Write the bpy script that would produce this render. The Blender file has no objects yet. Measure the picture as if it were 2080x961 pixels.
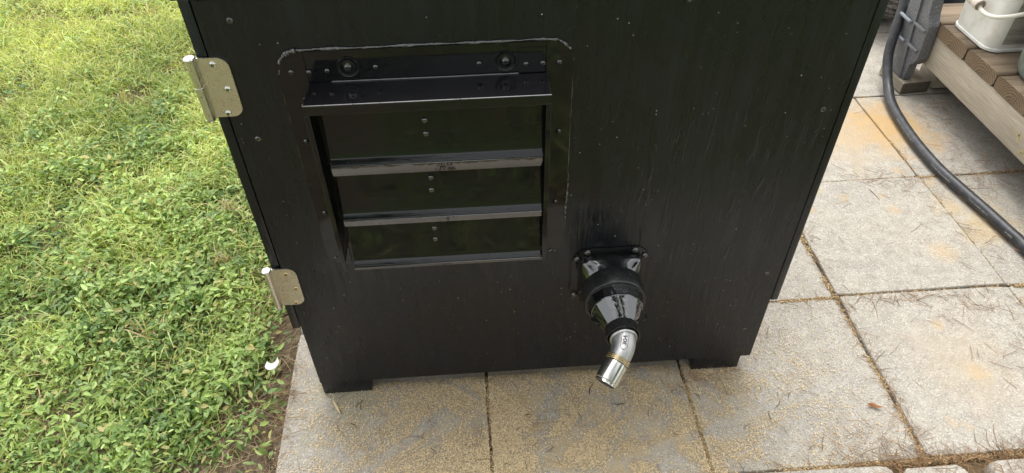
import bpy, bmesh, math, random
import numpy as np
from mathutils import Vector, Matrix

random.seed(7)
rng = np.random.default_rng(11)
scene = bpy.context.scene
COL = scene.collection
R = math.radians

# ---------------------------------------------------------------- camera
CAM = Vector((0.3377, -0.8394, 1.2075))
PITCH, YAW, ROLL = 0.7552, 0.0600, -0.0151
fw = Vector((math.sin(YAW) * math.cos(PITCH), math.cos(YAW) * math.cos(PITCH), -math.sin(PITCH)))
rt = fw.cross(Vector((0, 0, 1))).normalized()
up = rt.cross(fw)
rt2 = math.cos(ROLL) * rt + math.sin(ROLL) * up
up2 = -math.sin(ROLL) * rt + math.cos(ROLL) * up
cam_data = bpy.data.cameras.new('camera')
cam_data.sensor_width = 36.0
cam_data.lens = 1418.29 * 36.0 / 2080.0
cam_data.clip_start = 0.02
cam_data.clip_end = 500
cam = bpy.data.objects.new('camera', cam_data)
COL.objects.link(cam)
m = Matrix((rt2, up2, -fw)).transposed().to_4x4()
m.translation = CAM
cam.matrix_world = m
scene.camera = cam

# ---------------------------------------------------------------- sky, sun, exposure
SUN_ELEV, SUN_AZ = R(70), R(2)          # azimuth measured from +y towards -x
world = bpy.data.worlds.new('World')
scene.world = world
world.use_nodes = True
wn = world.node_tree
wn.nodes.clear()
w_out = wn.nodes.new('ShaderNodeOutputWorld')
w_bg = wn.nodes.new('ShaderNodeBackground')
w_sky = wn.nodes.new('ShaderNodeTexSky')
w_sky.sky_type = 'NISHITA'
w_sky.sun_disc = False
w_sky.sun_elevation = SUN_ELEV
w_sky.sun_rotation = -SUN_AZ
w_sky.air_density = 1.2
w_sky.dust_density = 3.0
w_sky.ozone_density = 0.6
w_hsv = wn.nodes.new('ShaderNodeHueSaturation')
w_hsv.inputs['Saturation'].default_value = 0.10
wn.links.new(w_sky.outputs[0], w_hsv.inputs['Color'])
wn.links.new(w_hsv.outputs[0], w_bg.inputs[0])
w_bg.inputs[1].default_value = 0.15
wn.links.new(w_bg.outputs[0], w_out.inputs[0])

sun_data = bpy.data.lights.new('sun', 'SUN')
sun_data.energy = 0.55
sun_data.angle = R(28)
sun_data.color = (1.0, 0.96, 0.90)
sun = bpy.data.objects.new('sun', sun_data)
COL.objects.link(sun)
sdir = Vector((-math.sin(SUN_AZ) * math.cos(SUN_ELEV), math.cos(SUN_AZ) * math.cos(SUN_ELEV), math.sin(SUN_ELEV)))
sun.rotation_euler = sdir.to_track_quat('Z', 'Y').to_euler()
sun.location = (0, 4, 8)

scene.view_settings.view_transform = 'Standard'
scene.view_settings.look = 'None'
scene.view_settings.exposure = 1.36
scene.view_settings.gamma = 1.0
scene.view_settings.use_curve_mapping = False


# ---------------------------------------------------------------- materials
class Mat:
    def __init__(s, name, base=(0.5, 0.5, 0.5), rough=0.5, metal=0.0, spec=0.5):
        s.m = bpy.data.materials.new(name)
        s.m.use_nodes = True
        s.nt = s.m.node_tree
        s.b = s.nt.nodes['Principled BSDF']
        s.b.inputs['Base Color'].default_value = (*base, 1)
        s.b.inputs['Roughness'].default_value = rough
        s.b.inputs['Metallic'].default_value = metal
        s.b.inputs['Specular IOR Level'].default_value = spec

    def n(s, t, **kw):
        nd = s.nt.nodes.new(t)
        for k, v in kw.items():
            if hasattr(nd, k):
                setattr(nd, k, v)
        return nd

    def set(s, sock, v):
        if isinstance(v, bpy.types.NodeSocket):
            s.nt.links.new(v, sock)
        else:
            sock.default_value = v

    def pos(s, scale=(1, 1, 1), obj=False, rot=(0, 0, 0), loc=(0, 0, 0)):
        mp = s.n('ShaderNodeMapping')
        if obj:
            src = s.n('ShaderNodeTexCoord').outputs['Object']
        else:
            src = s.n('ShaderNodeNewGeometry').outputs['Position']
        s.nt.links.new(src, mp.inputs[0])
        mp.inputs['Scale'].default_value = scale
        mp.inputs['Rotation'].default_value = rot
        mp.inputs['Location'].default_value = loc
        return mp.outputs[0]

    def noise(s, vec, scale, detail=3, rough=0.55, dist=0.0):
        nd = s.n('ShaderNodeTexNoise')
        s.set(nd.inputs['Vector'], vec)
        nd.inputs['Scale'].default_value = scale
        nd.inputs['Detail'].default_value = detail
        nd.inputs['Roughness'].default_value = rough
        nd.inputs['Distortion'].default_value = dist
        return nd.outputs['Fac']

    def voro(s, vec, scale, out='Distance', feature='F1'):
        nd = s.n('ShaderNodeTexVoronoi')
        nd.feature = feature
        s.set(nd.inputs['Vector'], vec)
        nd.inputs['Scale'].default_value = scale
        return nd.outputs[out]

    def ramp(s, fac, a, b, ca=(0, 0, 0), cb=(1, 1, 1)):
        nd = s.n('ShaderNodeValToRGB')
        s.set(nd.inputs[0], fac)
        e = nd.color_ramp.elements
        e[0].position, e[1].position = a, b
        e[0].color, e[1].color = (*ca, 1), (*cb, 1)
        return nd.outputs[0]

    def stops(s, fac, st):
        nd = s.n('ShaderNodeValToRGB')
        s.set(nd.inputs[0], fac)
        e = nd.color_ramp.elements
        e[0].position, e[1].position = st[0][0], st[-1][0]
        e[0].color, e[1].color = (*st[0][1], 1), (*st[-1][1], 1)
        for p, c in st[1:-1]:
            q = e.new(p)
            q.color = (*c, 1)
        return nd.outputs[0]

    def mix(s, fac, a, b, mode='MIX'):
        nd = s.n('ShaderNodeMix')
        nd.data_type = 'RGBA'
        nd.blend_type = mode
        s.set(nd.inputs[0], fac)
        s.set(nd.inputs[6], a if isinstance(a, bpy.types.NodeSocket) else (*a, 1))
        s.set(nd.inputs[7], b if isinstance(b, bpy.types.NodeSocket) else (*b, 1))
        return nd.outputs[2]

    def math(s, op, a, b=0.0, clamp=False):
        nd = s.n('ShaderNodeMath')
        nd.operation = op
        nd.use_clamp = clamp
        s.set(nd.inputs[0], a)
        s.set(nd.inputs[1], b)
        return nd.outputs[0]

    def dist(s, p):
        nd = s.n('ShaderNodeVectorMath')
        nd.operation = 'DISTANCE'
        s.nt.links.new(s.n('ShaderNodeNewGeometry').outputs['Position'], nd.inputs[0])
        nd.inputs[1].default_value = p
        return nd.outputs['Value']

    def color(s, v):
        s.set(s.b.inputs['Base Color'], v if isinstance(v, bpy.types.NodeSocket) else (*v, 1))

    def rough(s, v):
        s.set(s.b.inputs['Roughness'], v)

    def bump(s, h, strength=0.3, distance=0.001, prev=None):
        nd = s.n('ShaderNodeBump')
        s.set(nd.inputs['Height'], h)
        nd.inputs['Strength'].default_value = strength
        nd.inputs['Distance'].default_value = distance
        if prev is not None:
            s.nt.links.new(prev, nd.inputs['Normal'])
        s.nt.links.new(nd.outputs[0], s.b.inputs['Normal'])
        return nd.outputs[0]


# black paint on plywood: vertical brush and grain streaks, specks of dust
M_ply = Mat('black_painted_plywood', (0.012, 0.012, 0.013), 0.25)
M_ply.b.inputs['IOR'].default_value = 1.47
v = M_ply.pos((1, 1, 1))
grain = M_ply.noise(M_ply.pos((190, 190, 9)), 1.0, 4, 0.6)
drips = M_ply.noise(M_ply.pos((60, 60, 3.0)), 1.0, 3, 0.6, 0.6)
cellr = M_ply.voro(v, 130, 'Color')
celld = M_ply.voro(v, 130, 'Distance')
sep = M_ply.n('ShaderNodeSeparateColor')
M_ply.nt.links.new(cellr, sep.inputs[0])
pick = M_ply.math('GREATER_THAN', sep.outputs[0], 0.70)
near = M_ply.math('LESS_THAN', celld, M_ply.math('MULTIPLY', sep.outputs[1], 0.12))
fleck = M_ply.math('MULTIPLY', pick, near)
fleck = M_ply.math('MULTIPLY', fleck, M_ply.ramp(M_ply.noise(v, 9, 2), 0.42, 0.62))
M_ply.color(M_ply.mix(fleck, M_ply.mix(drips, (0.0040, 0.0050, 0.0072), (0.0085, 0.0100, 0.0135)), (0.50, 0.50, 0.48)))
blot = M_ply.math('ADD', M_ply.math('MULTIPLY', M_ply.noise(M_ply.pos((45, 45, 6)), 1.0, 4, 0.65), 0.55), M_ply.math('MULTIPLY', M_ply.noise(M_ply.pos((5, 5, 3)), 1.0, 4, 0.65, 0.5), 0.45))
M_ply.rough(M_ply.ramp(blot, 0.38, 0.62, (0.10,) * 3, (0.46,) * 3))
b1 = M_ply.bump(grain, 0.5, 0.0009)
b2 = M_ply.bump(drips, 0.42, 0.0018, b1)
runs = M_ply.math('MULTIPLY', M_ply.ramp(M_ply.noise(M_ply.pos((85, 85, 11)), 1.0, 3, 0.6, 0.3), 0.56, 0.64), M_ply.ramp(M_ply.noise(v, 6, 3), 0.42, 0.62))
b2 = M_ply.bump(runs, 0.55, 0.0016, b2)
M_ply.bump(M_ply.ramp(M_ply.noise(v, 420, 2), 0.62, 0.74), 0.30, 0.0008, b2)

# gloss enamel on sheet metal
M_gloss = Mat('glossy_black_enamel', (0.007, 0.007, 0.008), 0.06)
M_gloss.b.inputs['IOR'].default_value = 1.46
v = M_gloss.pos()
M_gloss.rough(M_gloss.ramp(M_gloss.noise(v, 25, 3), 0.35, 0.7, (0.04,) * 3, (0.12,) * 3))
b1 = M_gloss.bump(M_gloss.noise(M_gloss.pos((1, 1, 0.6)), 9, 2), 0.25, 0.004)
M_gloss.bump(M_gloss.ramp(M_gloss.noise(v, 300, 2), 0.66, 0.76), 0.25, 0.0008, b1)

M_seal = Mat('glossy_black_sealant', (0.010, 0.010, 0.010), 0.10)
M_seal.b.inputs['IOR'].default_value = 2.2
M_wet = Mat('thick_wet_look_black_paint', (0.006, 0.006, 0.007), 0.05)
M_wet.b.inputs['IOR'].default_value = 2.1
M_wet.bump(M_wet.noise(M_wet.pos(), 60, 2), 0.25, 0.002)
M_seal.bump(M_seal.noise(M_seal.pos(), 180, 3), 0.7, 0.003)

M_fan = Mat('dusty_black_plastic', (0.012, 0.012, 0.012), 0.28)
v = M_fan.pos()
M_fan.color(M_fan.mix(M_fan.ramp(M_fan.noise(v, 650, 2), 0.64, 0.70), (0.010, 0.010, 0.011), (0.20, 0.20, 0.19)))
M_fan.bump(M_fan.noise(v, 500, 2), 0.25, 0.0008)

M_slot = Mat('slot_shade', (0.012, 0.012, 0.012), 0.7)

# plated hinge steel
M_hinge = Mat('satin_nickel_hinge_steel', (0.55, 0.53, 0.47), 0.30, 1.0)
v = M_hinge.pos()
M_hinge.color(M_hinge.mix(M_hinge.ramp(M_hinge.noise(v, 70, 4, 0.7), 0.70, 0.80), (0.72, 0.69, 0.61), (0.46, 0.44, 0.38)))
M_hinge.rough(M_hinge.ramp(M_hinge.noise(v, 160, 3), 0.3, 0.7, (0.24,) * 3, (0.38,) * 3))
M_screw = Mat('bright_screw_steel', (0.75, 0.74, 0.72), 0.22, 1.0)
M_brass = Mat('yellow_zinc_screw', (0.75, 0.60, 0.34), 0.28, 1.0)

# stainless casting and turned coupling
M_cast = Mat('cast_stainless_steel', (0.47, 0.47, 0.465), 0.42, 1.0)
v = M_cast.pos()
M_cast.bump(M_cast.noise(v, 900, 2), 0.22, 0.0006)
M_cast.rough(M_cast.ramp(M_cast.noise(v, 60, 3), 0.3, 0.7, (0.36,) * 3, (0.5,) * 3))
M_mark = Mat('shadowed_cast_letters', (0.16, 0.16, 0.16), 0.6, 0.6)
M_turn = Mat('turned_stainless_steel', (0.66, 0.65, 0.62), 0.20, 1.0)
M_ring = Mat('brassy_thread_steel', (0.62, 0.54, 0.38), 0.25, 1.0)

# concrete pavers
M_pav = Mat('exposed_aggregate_concrete', (0.4, 0.39, 0.36), 0.85)
v = M_pav.pos()
big = M_pav.noise(v, 3.2, 4, 0.6)
mid = M_pav.noise(v, 28, 4, 0.65)
fin = M_pav.noise(v, 420, 2, 0.6)
base = M_pav.stops(mid, [(0.3, (0.315, 0.285, 0.235)), (0.55, (0.40, 0.365, 0.305)), (0.75, (0.455, 0.42, 0.355))])
base = M_pav.mix(M_pav.ramp(big, 0.42, 0.68), base, M_pav.mix(0.35, base, (0.29, 0.275, 0.25)))
vc = M_pav.voro(v, 260, 'Color')
vd = M_pav.voro(v, 260, 'Distance')
sp = M_pav.n('ShaderNodeSeparateColor')
M_pav.nt.links.new(vc, sp.inputs[0])
stone = M_pav.math('LESS_THAN', vd, 0.44)
light = M_pav.math('MULTIPLY', stone, M_pav.math('GREATER_THAN', sp.outputs[0], 0.72))
dark = M_pav.math('MULTIPLY', stone, M_pav.math('LESS_THAN', sp.outputs[0], 0.24))
base = M_pav.mix(M_pav.math('MULTIPLY', light, 0.5), base, (0.62, 0.60, 0.54))
base = M_pav.mix(M_pav.math('MULTIPLY', dark, 0.60), base, (0.17, 0.16, 0.15))
base = M_pav.mix(M_pav.ramp(fin, 0.35, 0.5, (0.5,) * 3, (0,) * 3), base, (0.20, 0.19, 0.17))
# rust stains: one large patch and small drops
wob = M_pav.math('MULTIPLY', M_pav.math('SUBTRACT', M_pav.noise(v, 11, 5, 0.7), 0.5), 0.36)


def stain(p, r, soft, col, amt, basecol):
    d = M_pav.math('ADD', M_pav.dist(p), wob)
    f = M_pav.ramp(d, max(r - soft, 0.0), r, (amt,) * 3, (0,) * 3)
    return M_pav.mix(f, basecol, col)


base = stain((1.57, 0.83, 0), 0.17, 0.12, (0.47, 0.30, 0.12), 0.85, base)
base = stain((1.40, 0.78, 0), 0.17, 0.16, (0.44, 0.33, 0.19), 0.6, base)
base = stain((1.62, 0.40, 0), 0.12, 0.12, (0.50, 0.36, 0.16), 0.5, base)
base = stain((1.33, -0.03, 0), 0.15, 0.14, (0.42, 0.33, 0.22), 0.4, base)
base = stain((0.765, 0.0, 0), 0.06, 0.06, (0.20, 0.105, 0.05), 0.8, base)
base = stain((0.05, -0.02, 0), 0.10, 0.08, (0.27, 0.26, 0.13), 0.45, base)
for (sx, sy, sr) in [(1.303, .512, .018), (1.405, .514, .014), (1.411, .457, .022), (1.244, .548, .014), (1.457, .295, .040),
                     (1.331, .08, .016), (1.232, -.161, .013), (1.257, -.170, .012), (1.20, .471, .016), (1.571, .46, .028), (1.565, .563, .02),
                     (1.346, -.05, .03), (1.50, .62, .02)]:
    d = M_pav.math('ADD', M_pav.dist((sx, sy, 0)), M_pav.math('MULTIPLY', M_pav.math('SUBTRACT', M_pav.noise(v, 60, 5, 0.75), 0.5), 0.05))
    base = M_pav.mix(M_pav.ramp(d, sr * 0.2, sr * 1.15, (0.55,) * 3, (0,) * 3), base, (0.46, 0.33, 0.17))
# film of sawdust where the outlet blows
dust = M_pav.math('ADD', M_pav.dist((0.47, -0.13, 0)), M_pav.math('MULTIPLY', wob, 0.9))
dustf = M_pav.math('MULTIPLY', M_pav.ramp(dust, 0.10, 0.50, (1,) * 3, (0,) * 3), M_pav.ramp(M_pav.noise(v, 16, 5, 0.7, 0.4), 0.40, 0.66))
base = M_pav.mix(M_pav.math('MULTIPLY', dustf, 0.8), base, (0.50, 0.38, 0.20))
M_pav.color(base)
hb = M_pav.bump(fin, 0.5, 0.0015)
M_pav.bump(vd, 0.4, 0.0012, hb)

M_bed = Mat('sandy_joint_soil', (0.12, 0.085, 0.05), 0.95)
v = M_bed.pos()
M_bed.color(M_bed.mix(M_bed.noise(v, 90, 4, 0.7), (0.05, 0.037, 0.022), (0.24, 0.165, 0.085)))
M_bed.bump(M_bed.noise(v, 200, 3), 0.8, 0.004)

M_soil = Mat('soil_and_thatch', (0.10, 0.08, 0.05), 0.95)
v = M_soil.pos()
M_soil.color(M_soil.stops(M_soil.noise(v, 60, 5, 0.7), [(0.3, (0.045, 0.035, 0.022)), (0.52, (0.16, 0.12, 0.075)), (0.70, (0.38, 0.30, 0.20))]))
far_lawn = M_soil.ramp(M_soil.math('DIVIDE', M_soil.dist((0, 0.4, 0)), 10.0), 0.30, 0.42)
soilc = M_soil.b.inputs['Base Color'].links[0].from_socket
M_soil.color(M_soil.mix(far_lawn, soilc, M_soil.mix(M_soil.noise(v, 6, 5, 0.7), (0.07, 0.13, 0.03), (0.17, 0.25, 0.06))))
M_soil.bump(M_soil.noise(v, 120, 4), 0.9, 0.01)


def foliage(name, base_gain, transl=0.35, rough=0.45):
    mt = Mat(name, (0.1, 0.2, 0.04), rough)
    a = mt.n('ShaderNodeAttribute')
    a.attribute_name = 'tint'
    mt.color(a.outputs['Color'])
    tr = mt.n('ShaderNodeBsdfTranslucent')
    mt.nt.links.new(mt.mix(1.0, a.outputs['Color'], (1.25, 1.15, 0.5), 'MULTIPLY'), tr.inputs[0])
    mx = mt.n('ShaderNodeMixShader')
    mx.inputs[0].default_value = transl
    out = mt.nt.nodes['Material Output']
    mt.nt.links.new(mt.b.outputs[0], mx.inputs[1])
    mt.nt.links.new(tr.outputs[0], mx.inputs[2])
    mt.nt.links.new(mx.outputs[0], out.inputs[0])
    return mt


M_leaf = foliage('lawn_leaf', 1.0, 0.35, 0.42)
M_dry = foliage('dry_litter', 1.0, 0.1, 0.75)


def wood(name, light, mid_, dark_, ring=70, grey=0.0):
    """Board sawn from a log: growth rings round the object's own x axis."""
    mt = Mat(name, light, 0.8)
    tc = mt.n('ShaderNodeTexCoord').outputs['Object']
    inf = mt.n('ShaderNodeObjectInfo')
    sx = mt.n('ShaderNodeSeparateXYZ')
    mt.nt.links.new(tc, sx.inputs[0])
    low = mt.noise(mt.pos((2.0, 9, 9), obj=True), 1.0, 3, 0.6)
    dy = mt.math('ADD', sx.outputs[1], mt.math('MULTIPLY', mt.math('SUBTRACT', inf.outputs['Random'], 0.5), 0.05))
    dz = mt.math('ADD', sx.outputs[2], 0.034)
    r = mt.math('SQRT', mt.math('ADD', mt.math('MULTIPLY', dy, dy), mt.math('MULTIPLY', dz, dz)))
    r = mt.math('ADD', r, mt.math('MULTIPLY', mt.math('SUBTRACT', low, 0.5), 0.022))
    wv = mt.math('FRACT', mt.math('MULTIPLY', r, ring * 1.9))
    ringf = mt.math('POWER', wv, 0.75)
    fine = mt.noise(mt.pos((14, 420, 420), obj=True), 1.0, 4, 0.65)
    blot = mt.noise(mt.pos((4, 14, 14), obj=True), 1.0, 4, 0.6)
    nsep = mt.n('ShaderNodeSeparateXYZ')
    mt.nt.links.new(mt.n('ShaderNodeNewGeometry').outputs['Normal'], nsep.inputs[0])
    endf = mt.math('GREATER_THAN', mt.math('ABSOLUTE', nsep.outputs[0]), 0.6)
    streak = mt.noise(mt.pos((2.2, 75, 75), obj=True), 1.0, 5, 0.7, 0.6)
    topf = mt.ramp(streak, 0.40, 0.66)
    edge = mt.ramp(mt.math('ABSOLUTE', sx.outputs[1]), 0.045, 0.068, (0,) * 3, (0.75,) * 3)
    weath = mt.ramp(mt.math('ABSOLUTE', sx.outputs[0]), 0.0, 0.16, (0.55,) * 3, (0.0,) * 3)
    topc = mt.mix(topf, light, mt.mix(0.72, light, dark_))
    topc = mt.mix(mt.math('MULTIPLY', weath, streak), topc, dark_)
    topc = mt.mix(edge, topc, dark_)
    c = mt.mix(endf, topc, mt.mix(ringf, mid_, dark_))
    c = mt.mix(mt.ramp(fine, 0.42, 0.68, (0,) * 3, (0.75,) * 3), c, mid_)
    c = mt.mix(mt.ramp(blot, 0.5, 0.72, (0,) * 3, (0.6,) * 3), c, mt.mix(0.5, c, dark_))
    mt.color(c)
    hb = mt.bump(ringf, 0.7, 0.002)
    mt.bump(fine, 0.45, 0.0012, hb)
    return mt


M_plank = wood('weathered_brown_plank', (0.33, 0.255, 0.175), (0.29, 0.205, 0.125), (0.045, 0.029, 0.017), 75)
M_board = Mat('sawn_grey_board', (0.42, 0.38, 0.30), 0.85)
fine = M_board.noise(M_board.pos((420, 9, 420), obj=True), 1.0, 5, 0.7, 0.3)
wide = M_board.noise(M_board.pos((60, 2.5, 60), obj=True), 1.0, 3, 0.6, 0.4)
pits = M_board.ramp(M_board.noise(M_board.pos((500, 90, 500), obj=True), 1.0, 2), 0.66, 0.74)
c = M_board.mix(M_board.ramp(fine, 0.36, 0.66), (0.29, 0.245, 0.18), (0.49, 0.44, 0.355))
c = M_board.mix(M_board.ramp(wide, 0.45, 0.7, (0,) * 3, (0.5,) * 3), c, (0.38, 0.32, 0.23))
c = M_board.mix(M_board.math('MULTIPLY', pits, 0.6), c, (0.17, 0.14, 0.10))
M_board.color(c)
M_board.bump(fine, 0.5, 0.0012)

M_block = Mat('offcut_wood', (0.3, 0.25, 0.18), 0.85)
sx = M_block.n('ShaderNodeSeparateXYZ')
M_block.nt.links.new(M_block.n('ShaderNodeTexCoord').outputs['Normal'], sx.inputs[0])
endg = M_block.math('GREATER_THAN', M_block.math('ABSOLUTE', sx.outputs[1]), 0.7)
sidec = M_block.mix(M_block.noise(M_block.pos((150, 12, 150), obj=True), 1, 4), (0.19, 0.16, 0.115), (0.38, 0.335, 0.26))
endc = M_block.mix(M_block.noise(M_block.pos((1, 1, 1), obj=True), 160, 4, 0.7), (0.025, 0.022, 0.018), (0.15, 0.125, 0.09))
M_block.color(M_block.mix(endg, sidec, endc))  # end faces coloured darker than the sides
M_block.bump(M_block.noise(M_block.pos(obj=True), 300, 3), 0.6, 0.002)

M_post = Mat('dusty_charcoal_plastic', (0.06, 0.062, 0.068), 0.55)
v = M_post.pos()
M_post.color(M_post.mix(M_post.ramp(M_post.noise(v, 330, 2, 0.6), 0.58, 0.68), M_post.mix(M_post.noise(v, 40, 4), (0.075, 0.079, 0.088), (0.145, 0.149, 0.158)), (0.34, 0.32, 0.29)))
M_clip = Mat('grey_hose_clip_plastic', (0.20, 0.215, 0.245), 0.4)

M_hose = Mat('black_rubber_hose', (0.030, 0.031, 0.035), 0.42)
v = M_hose.pos()
M_hose.color(M_hose.mix(M_hose.ramp(M_hose.noise(v, 60, 4, 0.7), 0.45, 0.7), (0.022, 0.023, 0.027), (0.055, 0.055, 0.058)))
M_print = Mat('pale_hose_print', (0.22, 0.22, 0.21), 0.6)

M_pail = Mat('grimy_white_plastic', (0.78, 0.77, 0.72), 0.4)
v = M_pail.pos()
g = M_pail.noise(v, 24, 5, 0.7)
g2 = M_pail.ramp(M_pail.noise(v, 330, 2), 0.68, 0.75)
c = M_pail.mix(M_pail.ramp(g, 0.48, 0.72, (0,) * 3, (0.55,) * 3), (0.80, 0.79, 0.745), (0.52, 0.50, 0.42))
M_pail.color(M_pail.mix(M_pail.math('MULTIPLY', g2, 0.35), c, (0.30, 0.27, 0.2)))
M_label = Mat('weathered_grey_label', (0.40, 0.37, 0.33), 0.6)
f1 = M_label.noise(M_label.pos((7, 7, 90)), 1.0, 5, 0.7)
M_label.color(M_label.stops(f1, [(0.3, (0.24, 0.22, 0.19)), (0.5, (0.37, 0.35, 0.31)), (0.7, (0.52, 0.50, 0.46))]))
M_grip = Mat('faded_pink_foam_grip', (0.62, 0.54, 0.47), 0.8)
M_grip.bump(M_grip.noise(M_grip.pos(), 120, 4), 0.6, 0.003)
M_wire = Mat('cream_coated_wire', (0.74, 0.71, 0.62), 0.4)
M_steel = Mat('rusty_ferrule', (0.25, 0.2, 0.16), 0.5, 0.6)
M_tub = Mat('grey_green_plastic', (0.14, 0.185, 0.165), 0.45)
v = M_tub.pos()
M_tub.color(M_tub.mix(M_tub.ramp(M_tub.noise(v, 30, 4), 0.4, 0.7), (0.13, 0.175, 0.155), (0.22, 0.25, 0.22)))
M_tote = Mat('dark_blue_black_plastic', (0.018, 0.022, 0.030), 0.35)
M_tyre = Mat('dusty_tyre_rubber', (0.05, 0.05, 0.05), 0.75)
v = M_tyre.pos()
M_tyre.color(M_tyre.mix(M_tyre.ramp(M_tyre.noise(v, 110, 4, 0.7), 0.40, 0.62), (0.06, 0.06, 0.062), (0.33, 0.31, 0.28)))
M_rim = Mat('painted_wheel_rim', (0.30, 0.29, 0.27), 0.5, 0.5)
M_white = Mat('white_chip_plastic', (0.66, 0.66, 0.64), 0.5)
M_dleaf = Mat('orange_dry_leaf', (0.42, 0.18, 0.06), 0.7)
M_splint = Mat('fresh_wood_splinter', (0.62, 0.48, 0.27), 0.8)
M_twig = Mat('dark_twig', (0.035, 0.025, 0.018), 0.8)
M_yellow = Mat('faded_yellow_marker', (0.50, 0.40, 0.20), 0.8)
M_bark = Mat('bark', (0.13, 0.10, 0.075), 0.9)
M_bark.bump(M_bark.noise(M_bark.pos((8, 8, 2)), 1, 5), 0.8, 0.03)


# ---------------------------------------------------------------- mesh helpers
def link(name, me, mats, parent=None, smooth=None):
    o = bpy.data.objects.new(name, me)
    COL.objects.link(o)
    for mt in (mats if isinstance(mats, (list, tuple)) else [mats]):
        if len(me.materials) < len(mats if isinstance(mats, (list, tuple)) else [mats]):
            me.materials.append(mt.m)
    if smooth is not None and len(me.polygons):
        me.polygons.foreach_set('use_smooth', np.ones(len(me.polygons), dtype=bool))
        me.set_sharp_from_angle(angle=R(smooth))
    if parent is not None:
        o.parent = parent
        o.matrix_parent_inverse = parent.matrix_world.inverted()
    return o


def bm_link(name, bm, mats, parent=None, smooth=35, origin=None):
    bmesh.ops.recalc_face_normals(bm, faces=bm.faces)
    me = bpy.data.meshes.new(name)
    if origin is not None:
        bmesh.ops.translate(bm, verts=bm.verts, vec=-Vector(origin))
    bm.to_mesh(me)
    bm.free()
    o = link(name, me, mats, None, smooth)
    if origin is not None:
        o.location = origin
    if parent is not None:
        o.parent = parent
        o.matrix_parent_inverse = Matrix.Translation(-Vector(parent.location))
    return o


def tag(o, label, cat=None, group=None, kind=None):
    o['label'] = label
    if cat:
        o['category'] = cat
    if group:
        o['group'] = group
    if kind:
        o['kind'] = kind
    return o


def empty(name, loc):
    o = bpy.data.objects.new(name, None)
    o.empty_display_size = 0.05
    o.location = loc
    COL.objects.link(o)
    return o


def add_box(bm, x0, x1, y0, y1, z0, z1, bev=0.0, seg=2, mat=0, rot=None):
    r = bmesh.ops.create_cube(bm, size=1.0)
    vs = r['verts']
    for q in vs:
        q.co = Vector(((x0 + x1) / 2 + q.co.x * (x1 - x0), (y0 + y1) / 2 + q.co.y * (y1 - y0), (z0 + z1) / 2 + q.co.z * (z1 - z0)))
    fs = set()
    for q in vs:
        fs.update(q.link_faces)
    for f in fs:
        f.material_index = mat
    if bev > 0:
        es = set()
        for q in vs:
            es.update(q.link_edges)
        bmesh.ops.bevel(bm, geom=list(es), offset=bev, segments=seg, profile=0.5, affect='EDGES')
    return vs


def add_prism(bm, poly, axis, a, b, mat=0):
    """Extrude a 2-D polygon along an axis. axis 0: poly=(y,z); 1: (x,z); 2: (x,y)."""
    def P(p, t):
        return {0: (t, p[0], p[1]), 1: (p[0], t, p[1]), 2: (p[0], p[1], t)}[axis]
    A = [bm.verts.new(P(p, a)) for p in poly]
    B = [bm.verts.new(P(p, b)) for p in poly]
    n = len(poly)
    fs = [bm.faces.new(A), bm.faces.new(list(reversed(B)))]
    for i in range(n):
        fs.append(bm.faces.new((A[i], B[i], B[(i + 1) % n], A[(i + 1) % n])))
    for f in fs:
        f.material_index = mat
    return A + B


def frame_of(d):
    d = Vector(d).normalized()
    u = d.orthogonal().normalized()
    return u, d.cross(u)


def add_lathe(bm, prof, origin, axis, seg=24, cap0=True, cap1=True, mat=0):
    o = Vector(origin)
    d = Vector(axis).normalized()
    u, w = frame_of(d)
    rings = []
    for r, t in prof:
        if r < 1e-6:
            rings.append([bm.verts.new(o + d * t)])
        else:
            rings.append([bm.verts.new(o + d * t + r * (math.cos(k * 2 * math.pi / seg) * u + math.sin(k * 2 * math.pi / seg) * w)) for k in range(seg)])
    fs = []
    for a, b in zip(rings[:-1], rings[1:]):
        for k in range(seg):
            k2 = (k + 1) % seg
            if len(a) == 1 and len(b) == 1:
                continue
            if len(a) == 1:
                fs.append(bm.faces.new((a[0], b[k], b[k2])))
            elif len(b) == 1:
                fs.append(bm.faces.new((a[k], b[0], a[k2])))
            else:
                fs.append(bm.faces.new((a[k], b[k], b[k2], a[k2])))
    if cap0 and len(rings[0]) > 1:
        fs.append(bm.faces.new(rings[0]))
    if cap1 and len(rings[-1]) > 1:
        fs.append(bm.faces.new(list(reversed(rings[-1]))))
    for f in fs:
        f.material_index = mat


def catmull(pts, n=8):
    pts = [Vector(p) for p in pts]
    P = [2 * pts[0] - pts[1]] + pts + [2 * pts[-1] - pts[-2]]
    out = []
    for i in range(1, len(P) - 2):
        for k in range(n):
            t = k / n
            a, b, c, d = P[i - 1], P[i], P[i + 1], P[i + 2]
            out.append(0.5 * ((2 * b) + (c - a) * t + (2 * a - 5 * b + 4 * c - d) * t * t + (3 * b - a - 3 * c + d) * t ** 3))
    out.append(P[-2])
    return out


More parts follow.
